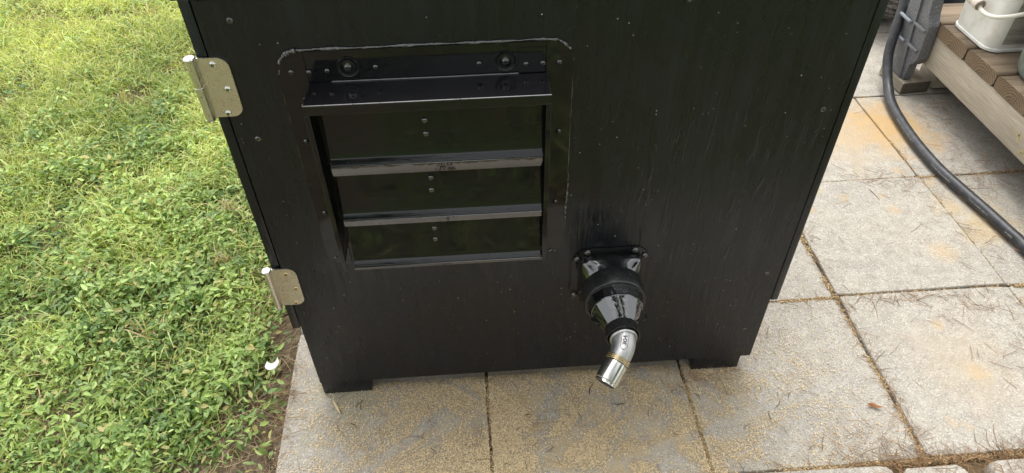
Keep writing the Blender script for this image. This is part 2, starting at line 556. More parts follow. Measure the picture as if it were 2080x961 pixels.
def add_tube(bm, path, rad, seg=12, caps=True, mat=0):
    path = [Vector(p) for p in path]
    n = len(path)
    rads = rad if isinstance(rad, (list, tuple)) else [rad] * n
    t0 = (path[1] - path[0]).normalized()
    u = t0.orthogonal().normalized()
    rings = []
    for i, p in enumerate(path):
        t = (path[min(i + 1, n - 1)] - path[max(i - 1, 0)]).normalized()
        u = (u - t * u.dot(t)).normalized()
        w = t.cross(u)
        rings.append([bm.verts.new(p + rads[i] * (math.cos(k * 2 * math.pi / seg) * u + math.sin(k * 2 * math.pi / seg) * w)) for k in range(seg)])
    fs = []
    for a, b in zip(rings[:-1], rings[1:]):
        for k in range(seg):
            fs.append(bm.faces.new((a[k], b[k], b[(k + 1) % seg], a[(k + 1) % seg])))
    if caps:
        fs.append(bm.faces.new(rings[0]))
        fs.append(bm.faces.new(list(reversed(rings[-1]))))
    for f in fs:
        f.material_index = mat


def rounded(x0, x1, z0, z1, r, seg=6, corners=(1, 1, 1, 1)):
    """Rounded rectangle polygon, corners from lower left anticlockwise."""
    out = []
    cs = [(x0 + r, z0 + r, math.pi), (x1 - r, z0 + r, 1.5 * math.pi), (x1 - r, z1 - r, 0), (x0 + r, z1 - r, 0.5 * math.pi)]
    sq = [(x0, z0), (x1, z0), (x1, z1), (x0, z1)]
    for k in range(4):
        if not corners[k]:
            out.append(sq[k])
            continue
        cx, cz, a0 = cs[k]
        for i in range(seg + 1):
            a = a0 + i / seg * math.pi / 2
            out.append((cx + r * math.cos(a), cz + r * math.sin(a)))
    return out


def screw_mesh(name, r, h, mats, cross=True, phi=0.4, washer=0.0):
    """A screw head facing -y with its centre at the origin."""
    bm = bmesh.new()
    prof = [(r, 0.0), (r, h * 0.25), (r * 0.86, h * 0.65), (r * 0.55, h * 0.93), (0, h)]
    add_lathe(bm, prof, (0, 0, 0), (0, -1, 0), 14, cap0=False)
    if cross:
        for k in range(2):
            vs = add_box(bm, -r * 0.55, r * 0.55, -h * 1.03, -h * 0.6, -r * 0.13, r * 0.13, mat=1)  # dark bars on the head stand in for shade in the cross slot
            bmesh.ops.rotate(bm, verts=vs, cent=(0, 0, 0), matrix=Matrix.Rotation(phi + k * math.pi / 2, 3, 'Y'))
    bmesh.ops.recalc_face_normals(bm, faces=bm.faces)
    me = bpy.data.meshes.new(name)
    bm.to_mesh(me)
    bm.free()
    for mt in mats:
        me.materials.append(mt.m)
    me.polygons.foreach_set('use_smooth', np.ones(len(me.polygons), dtype=bool))
    me.set_sharp_from_angle(angle=R(40))
    return me


def put(name, me, loc, parent, rot=(0, 0, 0), scale=1.0):
    o = bpy.data.objects.new(name, me)
    COL.objects.link(o)
    o.parent = parent
    base = Vector((0, 0, 0))
    p = parent
    while p is not None:
        base += Vector(p.location)
        p = p.parent if False else None
    o.matrix_parent_inverse = Matrix.Identity(4)
    o.location = Vector(loc) - WORLD[parent.name]
    o.rotation_euler = rot
    o.scale = (scale,) * 3
    return o


WORLD = {}


def value_noise(x, y, scale, seed):
    r = np.random.default_rng(seed)
    g = r.random((64, 64))
    u, v_ = x * scale, y * scale
    i, j = np.floor(u).astype(int), np.floor(v_).astype(int)
    f, h = u - i, v_ - j
    f = f * f * (3 - 2 * f)
    h = h * h * (3 - 2 * h)
    a = g[i % 64, j % 64]
    b = g[(i + 1) % 64, j % 64]
    c = g[i % 64, (j + 1) % 64]
    d = g[(i + 1) % 64, (j + 1) % 64]
    return (a * (1 - f) + b * f) * (1 - h) + (c * (1 - f) + d * f) * h


def fbm(x, y, scale, seed):
    return (value_noise(x, y, scale, seed) * 0.55 + value_noise(x, y, scale * 2.1, seed + 1) * 0.3 + value_noise(x, y, scale * 4.3, seed + 2) * 0.15)


def scatter(name, mt, tv, tf, pos, yaw, pitch, roll, size, tint, label, cat, widen=None):
    """Many small pieces in ONE mesh: template verts tv, faces tf, copied with numpy."""
    n, k = len(pos), len(tv)
    T = np.array(tv, dtype=np.float32)
    S = size[:, None, None] * T[None]
    if widen is not None:
        S[:, :, 1] *= widen[:, None]
    cp, sp_ = np.cos(pitch)[:, None], np.sin(pitch)[:, None]
    cr, sr = np.cos(roll)[:, None], np.sin(roll)[:, None]
    cy, sy = np.cos(yaw)[:, None], np.sin(yaw)[:, None]
    X, Y, Z = S[:, :, 0], S[:, :, 1], S[:, :, 2]
    Y, Z = Y * cr - Z * sr, Y * sr + Z * cr
    X, Z = X * cp - Z * sp_, X * sp_ + Z * cp
    X, Y = X * cy - Y * sy, X * sy + Y * cy
    V = np.stack([X, Y, Z], 2) + pos[:, None, :]
    me = bpy.data.meshes.new(name)
    fl = [len(f) for f in tf]
    idx = np.concatenate([np.array(f) for f in tf])
    nl = len(idx)
    me.vertices.add(n * k)
    me.vertices.foreach_set('co', V.reshape(-1).astype(np.float32))
    me.loops.add(n * nl)
    me.loops.foreach_set('vertex_index', (idx[None] + (np.arange(n) * k)[:, None]).reshape(-1).astype(np.int32))
    starts = np.concatenate([[0], np.cumsum(fl)[:-1]])
    me.polygons.add(n * len(tf))
    me.polygons.foreach_set('loop_start', (starts[None] + (np.arange(n) * nl)[:, None]).reshape(-1).astype(np.int32))
    me.update(calc_edges=True)
    at = me.attributes.new('tint', 'FLOAT_COLOR', 'POINT')
    C4 = np.ones((n, k, 4), dtype=np.float32)
    C4[:, :, :3] = tint[:, None, :]
    at.data.foreach_set('color', C4.reshape(-1))
    me.validate()
    o = link(name, me, mt)
    tag(o, label, cat, kind='stuff')
    return o


# ================================================================ ground and paving
bm = bmesh.new()
bmesh.ops.create_grid(bm, x_segments=60, y_segments=60, size=60)
for q in bm.verts:
    q.co.z = -0.05
ground = bm_link('ground', bm, M_soil, smooth=None)
tag(ground, 'brown soil and thatch under the lawn beside the paving', kind='structure')

S = 0.406
X0, Y0, PHI = 0.7378, 0.1673, 0.0093
cP, sP = math.cos(PHI), math.sin(PHI)


def pav(i, j):
    u, w = i * S + X0, j * S + Y0
    return cP * u - sP * w, sP * u + cP * w


xa, ya = pav(-2, -2)
paving = empty('paving', (0, 0, 0))
tag(paving, 'concrete slab paving littered with sawdust and pine needles', kind='structure')
WORLD['paving'] = Vector((0, 0, 0))
bm = bmesh.new()
add_box(bm, -0.073, 3.2, -0.60, 3.2, -0.07, -0.013)
bed = bm_link('joint_bed', bm, M_bed, paving, smooth=None)
bed['kind'] = 'structure'

# a few paver meshes with chipped, slightly uneven edges
pav_meshes = []
for k in range(4):
    bm = bmesh.new()
    h = S / 2 - 0.0022
    out = []
    per = 9
    for side in range(4):
        for t in range(per):
            a = -h + 2 * h * t / per
            p = [(a, -h), (h, a), (-a, h), (-h, -a)][side]
            j = random.uniform(-0.0011, 0.0009)
            if t == 0:
                j -= random.uniform(0.001, 0.004)
            nrm = [(0, -1), (1, 0), (0, 1), (-1, 0)][side]
            out.append((p[0] + nrm[0] * j, p[1] + nrm[1] * j))
    lo = [bm.verts.new((x, y, -0.045)) for x, y in out]
    e1 = [bm.verts.new((x, y, -0.0028)) for x, y in out]
    e2 = [bm.verts.new((x * 0.9925, y * 0.9925, random.uniform(-0.0004, 0.0002))) for x, y in out]
    nn = len(out)
    for i in range(nn):
        i2 = (i + 1) % nn
        bm.faces.new((lo[i], lo[i2], e1[i2], e1[i]))
        bm.faces.new((e1[i], e1[i2], e2[i2], e2[i]))
    bm.faces.new(e2)
    bmesh.ops.recalc_face_normals(bm, faces=bm.faces)
    me = bpy.data.meshes.new('paver')
    bm.to_mesh(me)
    bm.free()
    me.materials.append(M_pav.m)
    pav_meshes.append(me)
for i in range(-2, 6):
    for j in range(-1, 7):
        cx, cy = pav(i + 0.5, j + 0.5)
        dz = random.uniform(-0.0022, 0.0012)
        if (i, j) == (1, 0):
            dz = 0.0045
        if (i, j) == (1, -1):
            dz = 0.0035
        o = put('paver', pav_meshes[random.randrange(4)], (cx, cy, dz), paving)
        o.rotation_euler = (random.uniform(-.003, .003), random.uniform(-.003, .003), PHI + random.choice((0, 1, 2, 3)) * math.pi / 2)
# border stones in front of the last row
stones = [(0.27, 0.665, -0.245), (0.68, 1.068, -0.236), (1.082, 1.203, -0.246), (1.245, 1.47, -0.245), (1.49, 1.9, -0.25), (-0.07, 0.255, -0.246), (1.915, 2.4, -0.25)]
for n_, (x0, x1, yt) in enumerate(stones):
    bm = bmesh.new()
    poly = rounded(x0, x1, yt - 0.30, yt, 0.022, 5)
    poly = [(x + random.uniform(-.0012, .0012), y + random.uniform(-.0012, .0012)) for x, y in poly]
    lo = [bm.verts.new((x, y, -0.05)) for x, y in poly]
    e1 = [bm.verts.new((x, y, 0.006)) for x, y in poly]
    cx, cy = (x0 + x1) / 2, yt - 0.15
    e2 = [bm.verts.new((cx + (x - cx) * 0.972, cy + (y - cy) * 0.972, 0.0105)) for x, y in poly]
    nn = len(poly)
    for i in range(nn):
        i2 = (i + 1) % nn
        bm.faces.new((lo[i], lo[i2], e1[i2], e1[i]))
        bm.faces.new((e1[i], e1[i2], e2[i2], e2[i]))
    bm.faces.new(e2)
    st = bm_link('edging_stone', bm, M_pav, paving, smooth=50, origin=(cx, cy, 0))
    if n_ == 1:
        st.rotation_euler.z = R(-0.8)

# ================================================================ black plywood box
W = 0.8735
D = 0.70
TOP = 0.840
box = empty('plywood_box', (W / 2, D / 2, 0))
tag(box, 'glossy black painted plywood box with louvered vent and metal outlet pipe, standing on the pavers', 'box')
WORLD['plywood_box'] = Vector((W / 2, D / 2, 0))

bm = bmesh.new()
add_box(bm, 0, W, 0, 0.018, 0.0435, TOP, 0.0012, 1)
front_panel = bm_link('front_panel', bm, M_ply, box)
bm = bmesh.new()
add_box(bm, -0.0165, -0.0022, 0.0025, D, 0.213, TOP - 0.001, 0.0015, 2)
side_door = bm_link('side_door', bm, M_ply, box)
bm = bmesh.new()
add_box(bm, W + 0.0022, W + 0.0155, 0.0025, D, 0.2105, TOP - 0.001, 0.0015, 2)
bm_link('side_panel', bm, M_ply, box)
bm = bmesh.new()
add_box(bm, 0.001, W - 0.001, 0.0185, D - 0.019, 0.045, 0.205, 0.001, 1)
bm_link('base_frame', bm, M_ply, box)
bm = bmesh.new()
add_box(bm, 0.0, W, D - 0.018, D, 0.0435, TOP, 0.001, 1)
bm_link('back_panel', bm, M_ply, box)
bm = bmesh.new()
add_box(bm, -0.022, W + 0.022, -0.004, D + 0.01, TOP + 0.0006, TOP + 0.019, 0.002, 2)
bm_link('lid', bm, M_ply, box)
for (x0, x1) in ((0.0, 0.097), (0.7585, 0.8565)):
    for (y0, y1) in ((0.004, 0.09), (D - 0.09, D - 0.004)):
        bm = bmesh.new()
        add_box(bm, x0, x1, y0, y1, 0.0005, 0.043, 0.002, 2)
        bm_link('foot', bm, M_ply, box)

panel_screw = screw_mesh('panel_screw', 0.0042, 0.0014, [M_seal, M_slot], True, 0.6)
for (x, z) in [(0.0407, 0.8115), (0.0295, 0.6339), (0.8478, 0.6367), (0.8487, 0.2893), (0.8418, 0.1323), (0.62, 0.815), (0.44, 0.825)]:
    put('panel_screw', panel_screw, (x, -0.0002, z), box, (0, random.uniform(0, 1.5), 0))

# ---------------------------------------------------------------- louvered vent
vent = empty('louver_vent', (0, 0, 0))
vent.parent = box
vent.location = Vector((0.2785, 0, 0.57)) - WORLD['plywood_box']
WORLD['louver_vent'] = Vector((0.2785, 0, 0.57))


def sub(name, bm, mats, par, smooth=35):
    """Child mesh of a nested empty or part, built in world coordinates."""
    bmesh.ops.recalc_face_normals(bm, faces=bm.faces)
    me = bpy.data.meshes.new(name)
    bm.to_mesh(me)
    bm.free()
    o = link(name, me, mats, None, smooth)
    o.parent = par
    o.matrix_parent_inverse = Matrix.Translation(-WORLD[par.name])
    return o


HX0, HX1, HT, HB, HY = 0.1185, 0.4388, 0.7205, 0.418, -0.060
bm = bmesh.new()
add_prism(bm, rounded(0.082, HX0 + 0.001, 0.376, 0.7665, 0.032, 7, (1, 0, 0, 1)), 1, -0.0022, 0.0005)
sub('flange', bm, M_gloss, vent)
bm = bmesh.new()
add_prism(bm, rounded(HX1 - 0.001, 0.4745, 0.376, 0.7665, 0.032, 7, (0, 1, 1, 0)), 1, -0.0022, 0.0005)
sub('flange', bm, M_gloss, vent)
bm = bmesh.new()
add_prism(bm, [(HX0 + 0.0015, HT - 0.004), (HX1 - 0.0015, HT - 0.004), (HX1 - 0.0015, 0.7655), (HX0 + 0.0015, 0.7655)], 1, -0.0014, 0.0005)
sub('flange', bm, M_gloss, vent)
# folded patch at the right end of the top flange
bm = bmesh.new()
add_box(bm, 0.400, 0.4365, -0.0024, -0.0012, HT + 0.001, 0.758, 0.0003, 1)
sub('overlap_patch', bm, M_gloss, vent)

# housing: top, sides and the turned-in lips
T = 0.0014
bm = bmesh.new()
add_box(bm, HX0, HX1, HY + 0.0005, -0.0026, HT - T, HT, 0.0004, 1)
sub('housing_top', bm, M_wet, vent)
bm = bmesh.new()
add_box(bm, HX0, HX1, HY - 0.0006, HY + 0.0006, HT - 0.0145, HT - 0.0002, 0.0005, 2)
add_tube(bm, [(HX0, HY + 0.0002, HT - 0.0004), (HX1, HY + 0.0002, HT - 0.0004)], 0.0011, 8)
sub('front_lip', bm, M_gloss, vent)
for (xa_, xb_, xl0, xl1) in ((HX0, HX0 + T, HX0, HX0 + 0.0062), (HX1 - T, HX1, HX1 - 0.0068, HX1)):
    bm = bmesh.new()
    add_box(bm, xa_, xb_, HY + 0.0012, -0.0026, HB, HT - T - 0.0003, 0.0003, 1)
    add_box(bm, xl0, xl1, HY - 0.0008, HY + 0.0010, HB, HT - 0.0150, 0.0004, 1)
    sub('housing_side', bm, M_gloss, vent)


bm = bmesh.new()
add_tube(bm, [(0.150, -0.0028, HT + 0.0006), (0.30, -0.0030, HT + 0.0004), (0.400, -0.0028, HT + 0.0006)], 0.0013, 8)  # raised bead added so the bend line carries a bright highlight
sub('bend_highlight', bm, M_wet, vent, 60)
for xs_ in (HX0 + 0.0006, HX1 - 0.0006):
    bm = bmesh.new()
    add_tube(bm, catmull([(xs_, -0.003, HT + 0.0002), (xs_ + 0.0008, -0.02, HT + 0.0005), (xs_ - 0.0006, -0.04, HT + 0.0003), (xs_, -0.059, HT)], 4), 0.0014, 8)
    sub('sealed_corner', bm, M_seal, vent, 60)


def blade(zt, zl, h1, h2, bow, yo):
    f = [(-0.0310 + yo, zt), (-0.0345 + yo + bow, zt * 0.55 + zl * 0.45), (-0.0392 + yo * 0.5, zl + 0.0160), (-0.0412, zl + 0.0082),
         (-0.0418, zl + 0.0066), (-0.0464, zl + 0.0006), (-0.0470, zl - 0.0004), (-0.0474, zl - 0.0022), (-0.0466, zl - h1), (-0.0440, zl - h2)]
    bk = [(y + 0.0013, z - 0.0013) for y, z in f]
    bm = bmesh.new()
    add_prism(bm, f + bk[::-1], 0, HX0 + 0.0155, HX1 - 0.0050)
    b_ = sub('louver_blade', bm, M_gloss, vent, 28)
    bm = bmesh.new()
    fl_ = [(-0.0474, zl - 0.0016), (-0.0480, zl - 0.0024), (-0.0473, zl - h1 - 0.0004), (-0.0446, zl - h2 - 0.0004), (-0.0440, zl - h2 + 0.0010), (-0.0464, zl - h1 + 0.0006)]
    add_prism(bm, fl_, 0, HX0 + 0.0150, HX1 - 0.0045)
    sub('louver_lip', bm, M_wet, vent, 28)
    return b_


blade(0.707, 0.6140, 0.0100, 0.0195, 0.0, 0.0)
blade(0.598, 0.5125, 0.0120, 0.0150, 0.0008, 0.0)
blade(0.498, 0.4140, 0.0075, 0.0090, 0.0020, -0.0035)
rivet = screw_mesh('rivet', 0.0046, 0.0030, [M_wet, M_slot], False)
for (px, zz, yy) in [(0.2694, 0.674, -0.0334), (0.2694, 0.6530, -0.0351), (0.2692, 0.5745, -0.0330), (0.268, 0.5525, -0.0345), (0.2658, 0.477, -0.0352), (0.2654, 0.4545, -0.0362)]:
    put('rivet', rivet, (px, yy, zz), vent, (R(-4), 0, 0))
fl_screw = screw_mesh('flange_screw', 0.0036, 0.0026, [M_wet, M_slot], True, 0.3)
for (x, z) in [(0.0998, 0.7377), (0.1227, 0.7365), (0.1467, 0.7374), (0.2106, 0.74), (0.3475, 0.7382), (0.4102, 0.7343), (0.4328, 0.7346), (0.4554, 0.735),
               (0.4579, 0.6235), (0.457, 0.4894), (0.4521, 0.3807), (0.0960, 0.6273), (0.0960, 0.4919), (0.0950, 0.392)]:
    put('flange_screw', fl_screw, (x, -0.0024, z), vent, (0, random.uniform(0, 1.5), 0))
bm = bmesh.new()
add_lathe(bm, [(0.0148, 0), (0.0148, 0.0006), (0.0144, 0.0009), (0.0136, 0.0005), (0.006, 0.0005), (0.005, 0.0012), (0, 0.0014)], (0, 0, 0), (0, -1, 0), 28)
bmesh.ops.recalc_face_normals(bm, faces=bm.faces)
wash = bpy.data.meshes.new('washer')
bm.to_mesh(wash)
bm.free()
wash.materials.append(M_gloss.m)
wash.polygons.foreach_set('use_smooth', np.ones(len(wash.polygons), dtype=bool))
wash.set_sharp_from_angle(angle=R(40))
big_screw = screw_mesh('washer_screw', 0.0050, 0.0030, [M_wet, M_slot], True, 0.5)
for (x, z) in [(0.1745, 0.7415), (0.3828, 0.7400)]:
    put('washer', wash, (x, -0.0020, z), vent)
    put('washer_screw', big_screw, (x, -0.0028, z), vent)


def bead(pts, r0, r1, seed):
    rr = random.Random(seed)
    path = catmull(pts, 14)
    path = [p + Vector((rr.uniform(-.0004, .0004), 0, rr.uniform(-.0004, .0004))) for p in path]
    bm = bmesh.new()
    ph_ = rr.uniform(0, 6)
    rads = [1.25 * (r0 + (r1 - r0) * min(1, max(0, 0.45 + 0.35 * math.sin(i * 0.37 + ph_) + 0.3 * math.sin(i * 0.83 + 2 * ph_) + rr.uniform(-.12, .12)))) for i in range(len(path))]
    add_tube(bm, path, rads, 7)
    return sub('sealant_bead', bm, M_seal, vent, 60)


bead([(0.0835, -0.0006, 0.735), (0.0875, -0.0008, 0.7525), (0.0985, -0.001, 0.7635), (0.116, -0.001, 0.7680), (0.20, -0.001, 0.7678), (0.28, -0.001, 0.7685), (0.36, -0.001, 0.768), (0.44, -0.001, 0.7683), (0.4575, -0.001, 0.7640), (0.4700, -0.001, 0.7530)], 0.0008, 0.0024, 3)
bead([(0.0940, -0.0012, 0.7610), (0.1010, -0.0015, 0.7655), (0.1120, -0.0012, 0.7680)], 0.0020, 0.0038, 4)
bead([(0.0822, -0.0002, 0.735), (0.0822, -0.0002, 0.66), (0.0820, -0.0002, 0.58), (0.0822, -0.0002, 0.50), (0.0821, -0.0002, 0.415)], 0.0004, 0.0013, 5)
bead([(0.4742, -0.0002, 0.74), (0.4745, -0.0002, 0.66), (0.4748, -0.0002, 0.58), (0.4755, -0.0004, 0.52), (0.4752, -0.0004, 0.42)], 0.0004, 0.0012, 6)
bead([(0.4760, -0.0004, 0.525), (0.4750, -0.0010, 0.495), (0.4738, -0.0010, 0.470), (0.4748, -0.0006, 0.452)], 0.0010, 0.0026, 8)

# ---------------------------------------------------------------- hinges
hscrew = screw_mesh('hinge_screw', 0.0046, 0.0022, [M_screw, M_slot], True, 0.5)
bscrew = screw_mesh('hinge_screw', 0.0040, 0.0010, [M_brass, M_slot], True, 0.2)


def hinge(zc, screws, me, nm):
    hz0, hz1 = zc - 0.0445, zc + 0.0445
    bm = bmesh.new()
    add_prism(bm, rounded(-0.0185, 0.0232, hz0, hz1, 0.0155, 8, (0, 1, 1, 0)), 1, -0.0030, -0.0005)
    leaf = sub('hinge', bm, M_hinge, box, 30)
    leaf['label'] = nm
    WORLD[leaf.name] = Vector((0, 0, 0))
    leaf.matrix_parent_inverse = Matrix.Translation(-WORLD['plywood_box'])
    kx, ky, kr = -0.0225, -0.0062, 0.0062
    segs = [0, .56, 1]
    for a, b in zip(segs[:-1], segs[1:]):
        z0, z1 = hz0 + a * 0.089 + 0.00012, hz0 + b * 0.089 - 0.00012
        bm = bmesh.new()
        add_lathe(bm, [(kr - 0.0005, 0), (kr, 0.0005), (kr, z1 - z0 - 0.0005), (kr - 0.0005, z1 - z0)], (kx, ky, z0), (0, 0, 1), 20)
        add_box(bm, kx + 0.001, -0.0175, -0.0029, -0.0006, z0, z1)
        k_ = sub('knuckle', bm, M_hinge, leaf, 40)
    bm = bmesh.new()
    add_lathe(bm, [(0.0058, 0), (0.0078, 0.0003), (0.0078, 0.0022), (0.0066, 0.0034), (0, 0.0040)], (kx, ky, hz1), (0, 0, 1), 20)
    sub('hinge_pin', bm, M_screw, leaf, 40)
    bm = bmesh.new()
    add_lathe(bm, [(0.0055, 0), (0.0066, 0.0002), (0.0062, 0.0020), (0, 0.0026)], (kx, ky, hz0), (0, 0, -1), 20)
    sub('hinge_pin', bm, M_screw, leaf, 40)
    for (x, z) in screws:
        put('hinge_screw', me, (x, -0.0029, z), leaf, (0, random.uniform(0, 1.5), 0))


hinge(0.7190, [(0.0030, 0.7540), (0.0118, 0.7170), (0.0020, 0.6800)], hscrew, 'upper hinge with bright round-headed screws')
hinge(0.3285, [(0.0062, 0.3600), (0.0155, 0.3240), (0.0075, 0.2885)], bscrew, 'lower hinge with flat yellow screws')

# ---------------------------------------------------------------- outlet: square boot, cone, elbow
OX, OZ = 0.5575, 0.312
outlet = empty('outlet_duct', (0, 0, 0))
outlet.parent = box
outlet.location = Vector((OX, 0, OZ)) - WORLD['plywood_box']
WORLD['outlet_duct'] = Vector((OX, 0, OZ))
bm = bmesh.new()
add_prism(bm, rounded(OX - 0.0665, OX + 0.0665, OZ - 0.067, OZ + 0.067, 0.030, 8), 1, -0.0024, 0.0004)
sub('mounting_plate', bm, M_gloss, outlet)


def sqpt(a, half, r):
    """Point on a rounded square in direction a."""
    c, s_ = math.cos(a), math.sin(a)
    k = 9.0
    rr = half / ((abs(c) ** k + abs(s_) ** k) ** (1 / k))
    return rr * c, rr * s_


NS = 64
bm = bmesh.new()
rings = []
for (y, tpar, half) in [(-0.0024, 0, 0.0535), (-0.0150, 0, 0.0530), (-0.0175, 0.02, 0.0525), (-0.0235, 0.38, 0.0525), (-0.0285, 0.74, 0.0525), (-0.0335, 1.0, 0.0525)]:
    ring = []
    for k in range(NS):
        a = 2 * math.pi * (k + 0.5) / NS
        sx_, sz_ = sqpt(a, half, 0.008)
        cx_, cz_ = 0.0520 * math.cos(a), 0.0520 * math.sin(a)
        ring.append(bm.verts.new((OX + sx_ * (1 - tpar) + cx_ * tpar, y, OZ + sz_ * (1 - tpar) + cz_ * tpar)))
    rings.append(ring)
for a, b in zip(rings[:-1], rings[1:]):
    for k in range(NS):
        bm.faces.new((a[k], a[(k + 1) % NS], b[(k + 1) % NS], b[k]))
sub('square_boot', bm, M_wet, outlet, 40)
bm = bmesh.new()
add_lathe(bm, [(0.0520, 0.0330), (0.0535, 0.0345), (0.0530, 0.066), (0.0515, 0.0685), (0.0480, 0.0690)], (OX, 0, OZ), (0, -1, 0), 48, cap0=False)
sub('collar', bm, M_fan, outlet, 40)
# faceted sheet-metal cone (12 gores give it broken highlights)
bm = bmesh.new()
cone_start = len(bm.verts)
add_lathe(bm, [(0.0485, 0.0680), (0.0440, 0.0850), (0.0446, 0.0860), (0.0446, 0.0875), (0.0432, 0.0885), (0.0272, 0.1235)], (OX, 0, OZ), (0, -1, 0), 14, cap0=False, cap1=False)
rc_ = random.Random(21)
jit = [rc_.uniform(-0.022, 0.022) for _ in range(14)]
for q in bm.verts:
    rx, rz = q.co.x - OX, q.co.z - OZ
    kk = int(round((math.atan2(rz, rx) / (2 * math.pi)) * 14)) % 14
    f_ = 1 + jit[kk]
    q.co.x, q.co.z = OX + rx * f_, OZ + rz * f_
sub('reducer_cone', bm, M_wet, outlet, 20)
bm = bmesh.new()
add_lathe(bm, [(0.0270, 0.1210), (0.0272, 0.1370), (0.0278, 0.1400), (0.0278, 0.1425), (0.0262, 0.1430), (0.0250, 0.1420), (0.0245, 0.1300), (0.0, 0.1295)], (OX, 0, OZ), (0, -1, 0), 36, cap0=False)
sub('neck_sleeve', bm, M_fan, outlet, 40)
bolt = screw_mesh('bolt', 0.0058, 0.0046, [M_wet, M_slot], False)
for (x, z) in [(0.516, 0.3715), (0.5985, 0.3715), (0.4985, 0.357), (0.6165, 0.357), (0.4985, 0.267), (0.6165, 0.267), (0.516, 0.2525), (0.5985, 0.2525)]:
    put('bolt', bolt, (x, -0.0026, z), outlet)
for s_ in (-1, 1):
    bm = bmesh.new()
    pts = []
    for k in range(9):
        a = math.pi * k / 8
        pts.append((OX + s_ * (0.034 + 0.011 * math.sin(a)), -0.089 - 0.030 * (k / 8), OZ + 0.010 - 0.006 * math.sin(a)))
    add_tube(bm, catmull(pts, 3), 0.0014, 8)
    sub('wire_loop', bm, M_gloss, outlet, 60)

# stainless elbow turning 45 degrees down and left
al = R(53)
fdir = Vector((0, -1, 0))
ndir = Vector((-math.sin(al), 0, -math.cos(al)))
P0 = Vector((OX, -0.128, OZ))
RB = 0.05
path = [P0, P0 + fdir * 0.006, P0 + fdir * 0.012]
for k in range(1, 13):
    th = k / 12 * math.pi / 4
    path.append(P0 + fdir * 0.012 + RB * (math.sin(th) * fdir + (1 - math.cos(th)) * ndir))
ddir = (math.cos(math.pi / 4) * fdir + math.sin(math.pi / 4) * ndir)
PE = path[-1]
bm = bmesh.new()
nP = len(path)
add_tube(bm, path, [0.0208 - 0.0030 * i / (nP - 1) for i in range(nP)], 32)
elbow = sub('pipe_elbow', bm, M_cast, outlet, 50)
bm = bmesh.new()
add_lathe(bm, [(0.0205, 0.0), (0.0222, 0.001), (0.0228, 0.003), (0.0222, 0.0052), (0.0205, 0.0064)], P0 + fdir * 0.013, fdir, 32, False, False)
sub('elbow_rim', bm, M_cast, outlet, 60)
bm = bmesh.new()
prof = [(0.0176, 0.0)]
for k in range(3):
    t0 = 0.0005 + k * 0.0032
    prof += [(0.0188, t0), (0.0196, t0 + 0.0008), (0.0196, t0 + 0.0018), (0.0186, t0 + 0.0027)]
add_lathe(bm, prof, PE - ddir * 0.001, ddir, 32, False, False)
sub('thread_ring', bm, M_ring, outlet, 40)
bm = bmesh.new()
add_lathe(bm, [(0.0172, 0.0092), (0.0188, 0.0098), (0.0190, 0.0108), (0.0190, 0.0420), (0.0184, 0.0428), (0.0178, 0.0432), (0.0178, 0.0462), (0.0180, 0.0470), (0.0172, 0.0474), (0.0160, 0.0470), (0.0158, 0.0120), (0, 0.0118)], PE, ddir, 40, False, False)
sub('pipe_coupling', bm, M_turn, outlet, 35)

# raised casting mark 304 on the elbow, reading upwards
tc = bpy.data.curves.new('casting_mark', 'FONT')
tc.body = '304'
tc.size = 0.0095
tc.extrude = 0.0006
tc.align_x = 'CENTER'
tc.align_y = 'CENTER'
to = bpy.data.objects.new('casting_mark_source', tc)
COL.objects.link(to)
dg = bpy.context.evaluated_depsgraph_get()
dg.update()
tme = bpy.data.meshes.new_from_object(to.evaluated_get(dg))
tme.name = 'casting_mark'
bpy.data.objects.remove(to)
tme.materials.clear()
# wrap the letters over the curved tube
bm = bmesh.new()
bm.from_mesh(tme)
th0 = R(20)
ctr = P0 + fdir * 0.012 + RB * (math.sin(th0) * fdir + (1 - math.cos(th0)) * ndir)
tang = (math.cos(th0) * fdir + math.sin(th0) * ndir).normalized()
view = (CAM - ctr)
nrm0 = (view - tang * view.dot(tang)).normalized()
side = tang.cross(nrm0).normalized()
nrm0 = (nrm0 - side * 0.10).normalized()
side = tang.cross(nrm0).normalized()
rt_ = 0.0196


def on_elbow(s_along, ang, h):
    th = th0 + s_along / RB
    th = max(0.0, min(math.pi / 4, th))
    c_ = P0 + fdir * 0.012 + RB * (math.sin(th) * fdir + (1 - math.cos(th)) * ndir)
    tg = (math.cos(th) * fdir + math.sin(th) * ndir).normalized()
    n_ = (nrm0 - tg * nrm0.dot(tg)).normalized()
    s2 = tg.cross(n_).normalized()
    return c_ + (rt_ + h) * (math.cos(ang) * n_ + math.sin(ang) * s2)


for q in bm.verts:
    q.co = on_elbow(-q.co.x, q.co.y / rt_, max(q.co.z, 0) * 1.3 + 0.0001)
bm.to_mesh(tme)
bm.free()
mark = link('casting_mark', tme, M_mark)
mark.parent = outlet
mark.matrix_parent_inverse = Matrix.Translation(-WORLD['outlet_duct'])
bm = bmesh.new()
ov = []
for k in range(33):
    a = 2 * math.pi * k / 32
    px_ = (0.0068 if math.cos(a) > 0 else -0.0068) + 0.0055 * math.cos(a)
    ov.append(on_elbow(px_, 0.0055 * math.sin(a) / rt_, 0.0002))
add_tube(bm, ov, 0.00045, 6)
sub('casting_mark_border', bm, M_turn, outlet, 60)

# ================================================================ deck on the right
DX, DYE = 1.7300, 1.130
deck = empty('wooden_deck', (DX + 0.4, 0.5, 0))
tag(deck, 'low weathered timber deck with brown planks and a grey front board', 'deck')
WORLD['wooden_deck'] = Vector((DX + 0.4, 0.5, 0))
bm = bmesh.new()
add_box(bm, DX, DX + 0.038, -0.6, DYE - 0.005, 0.1025, 0.1985, 0.003, 2)
bm_link('rim_board', bm, M_board, deck, origin=(DX + 0.019, 0.3, 0.15))
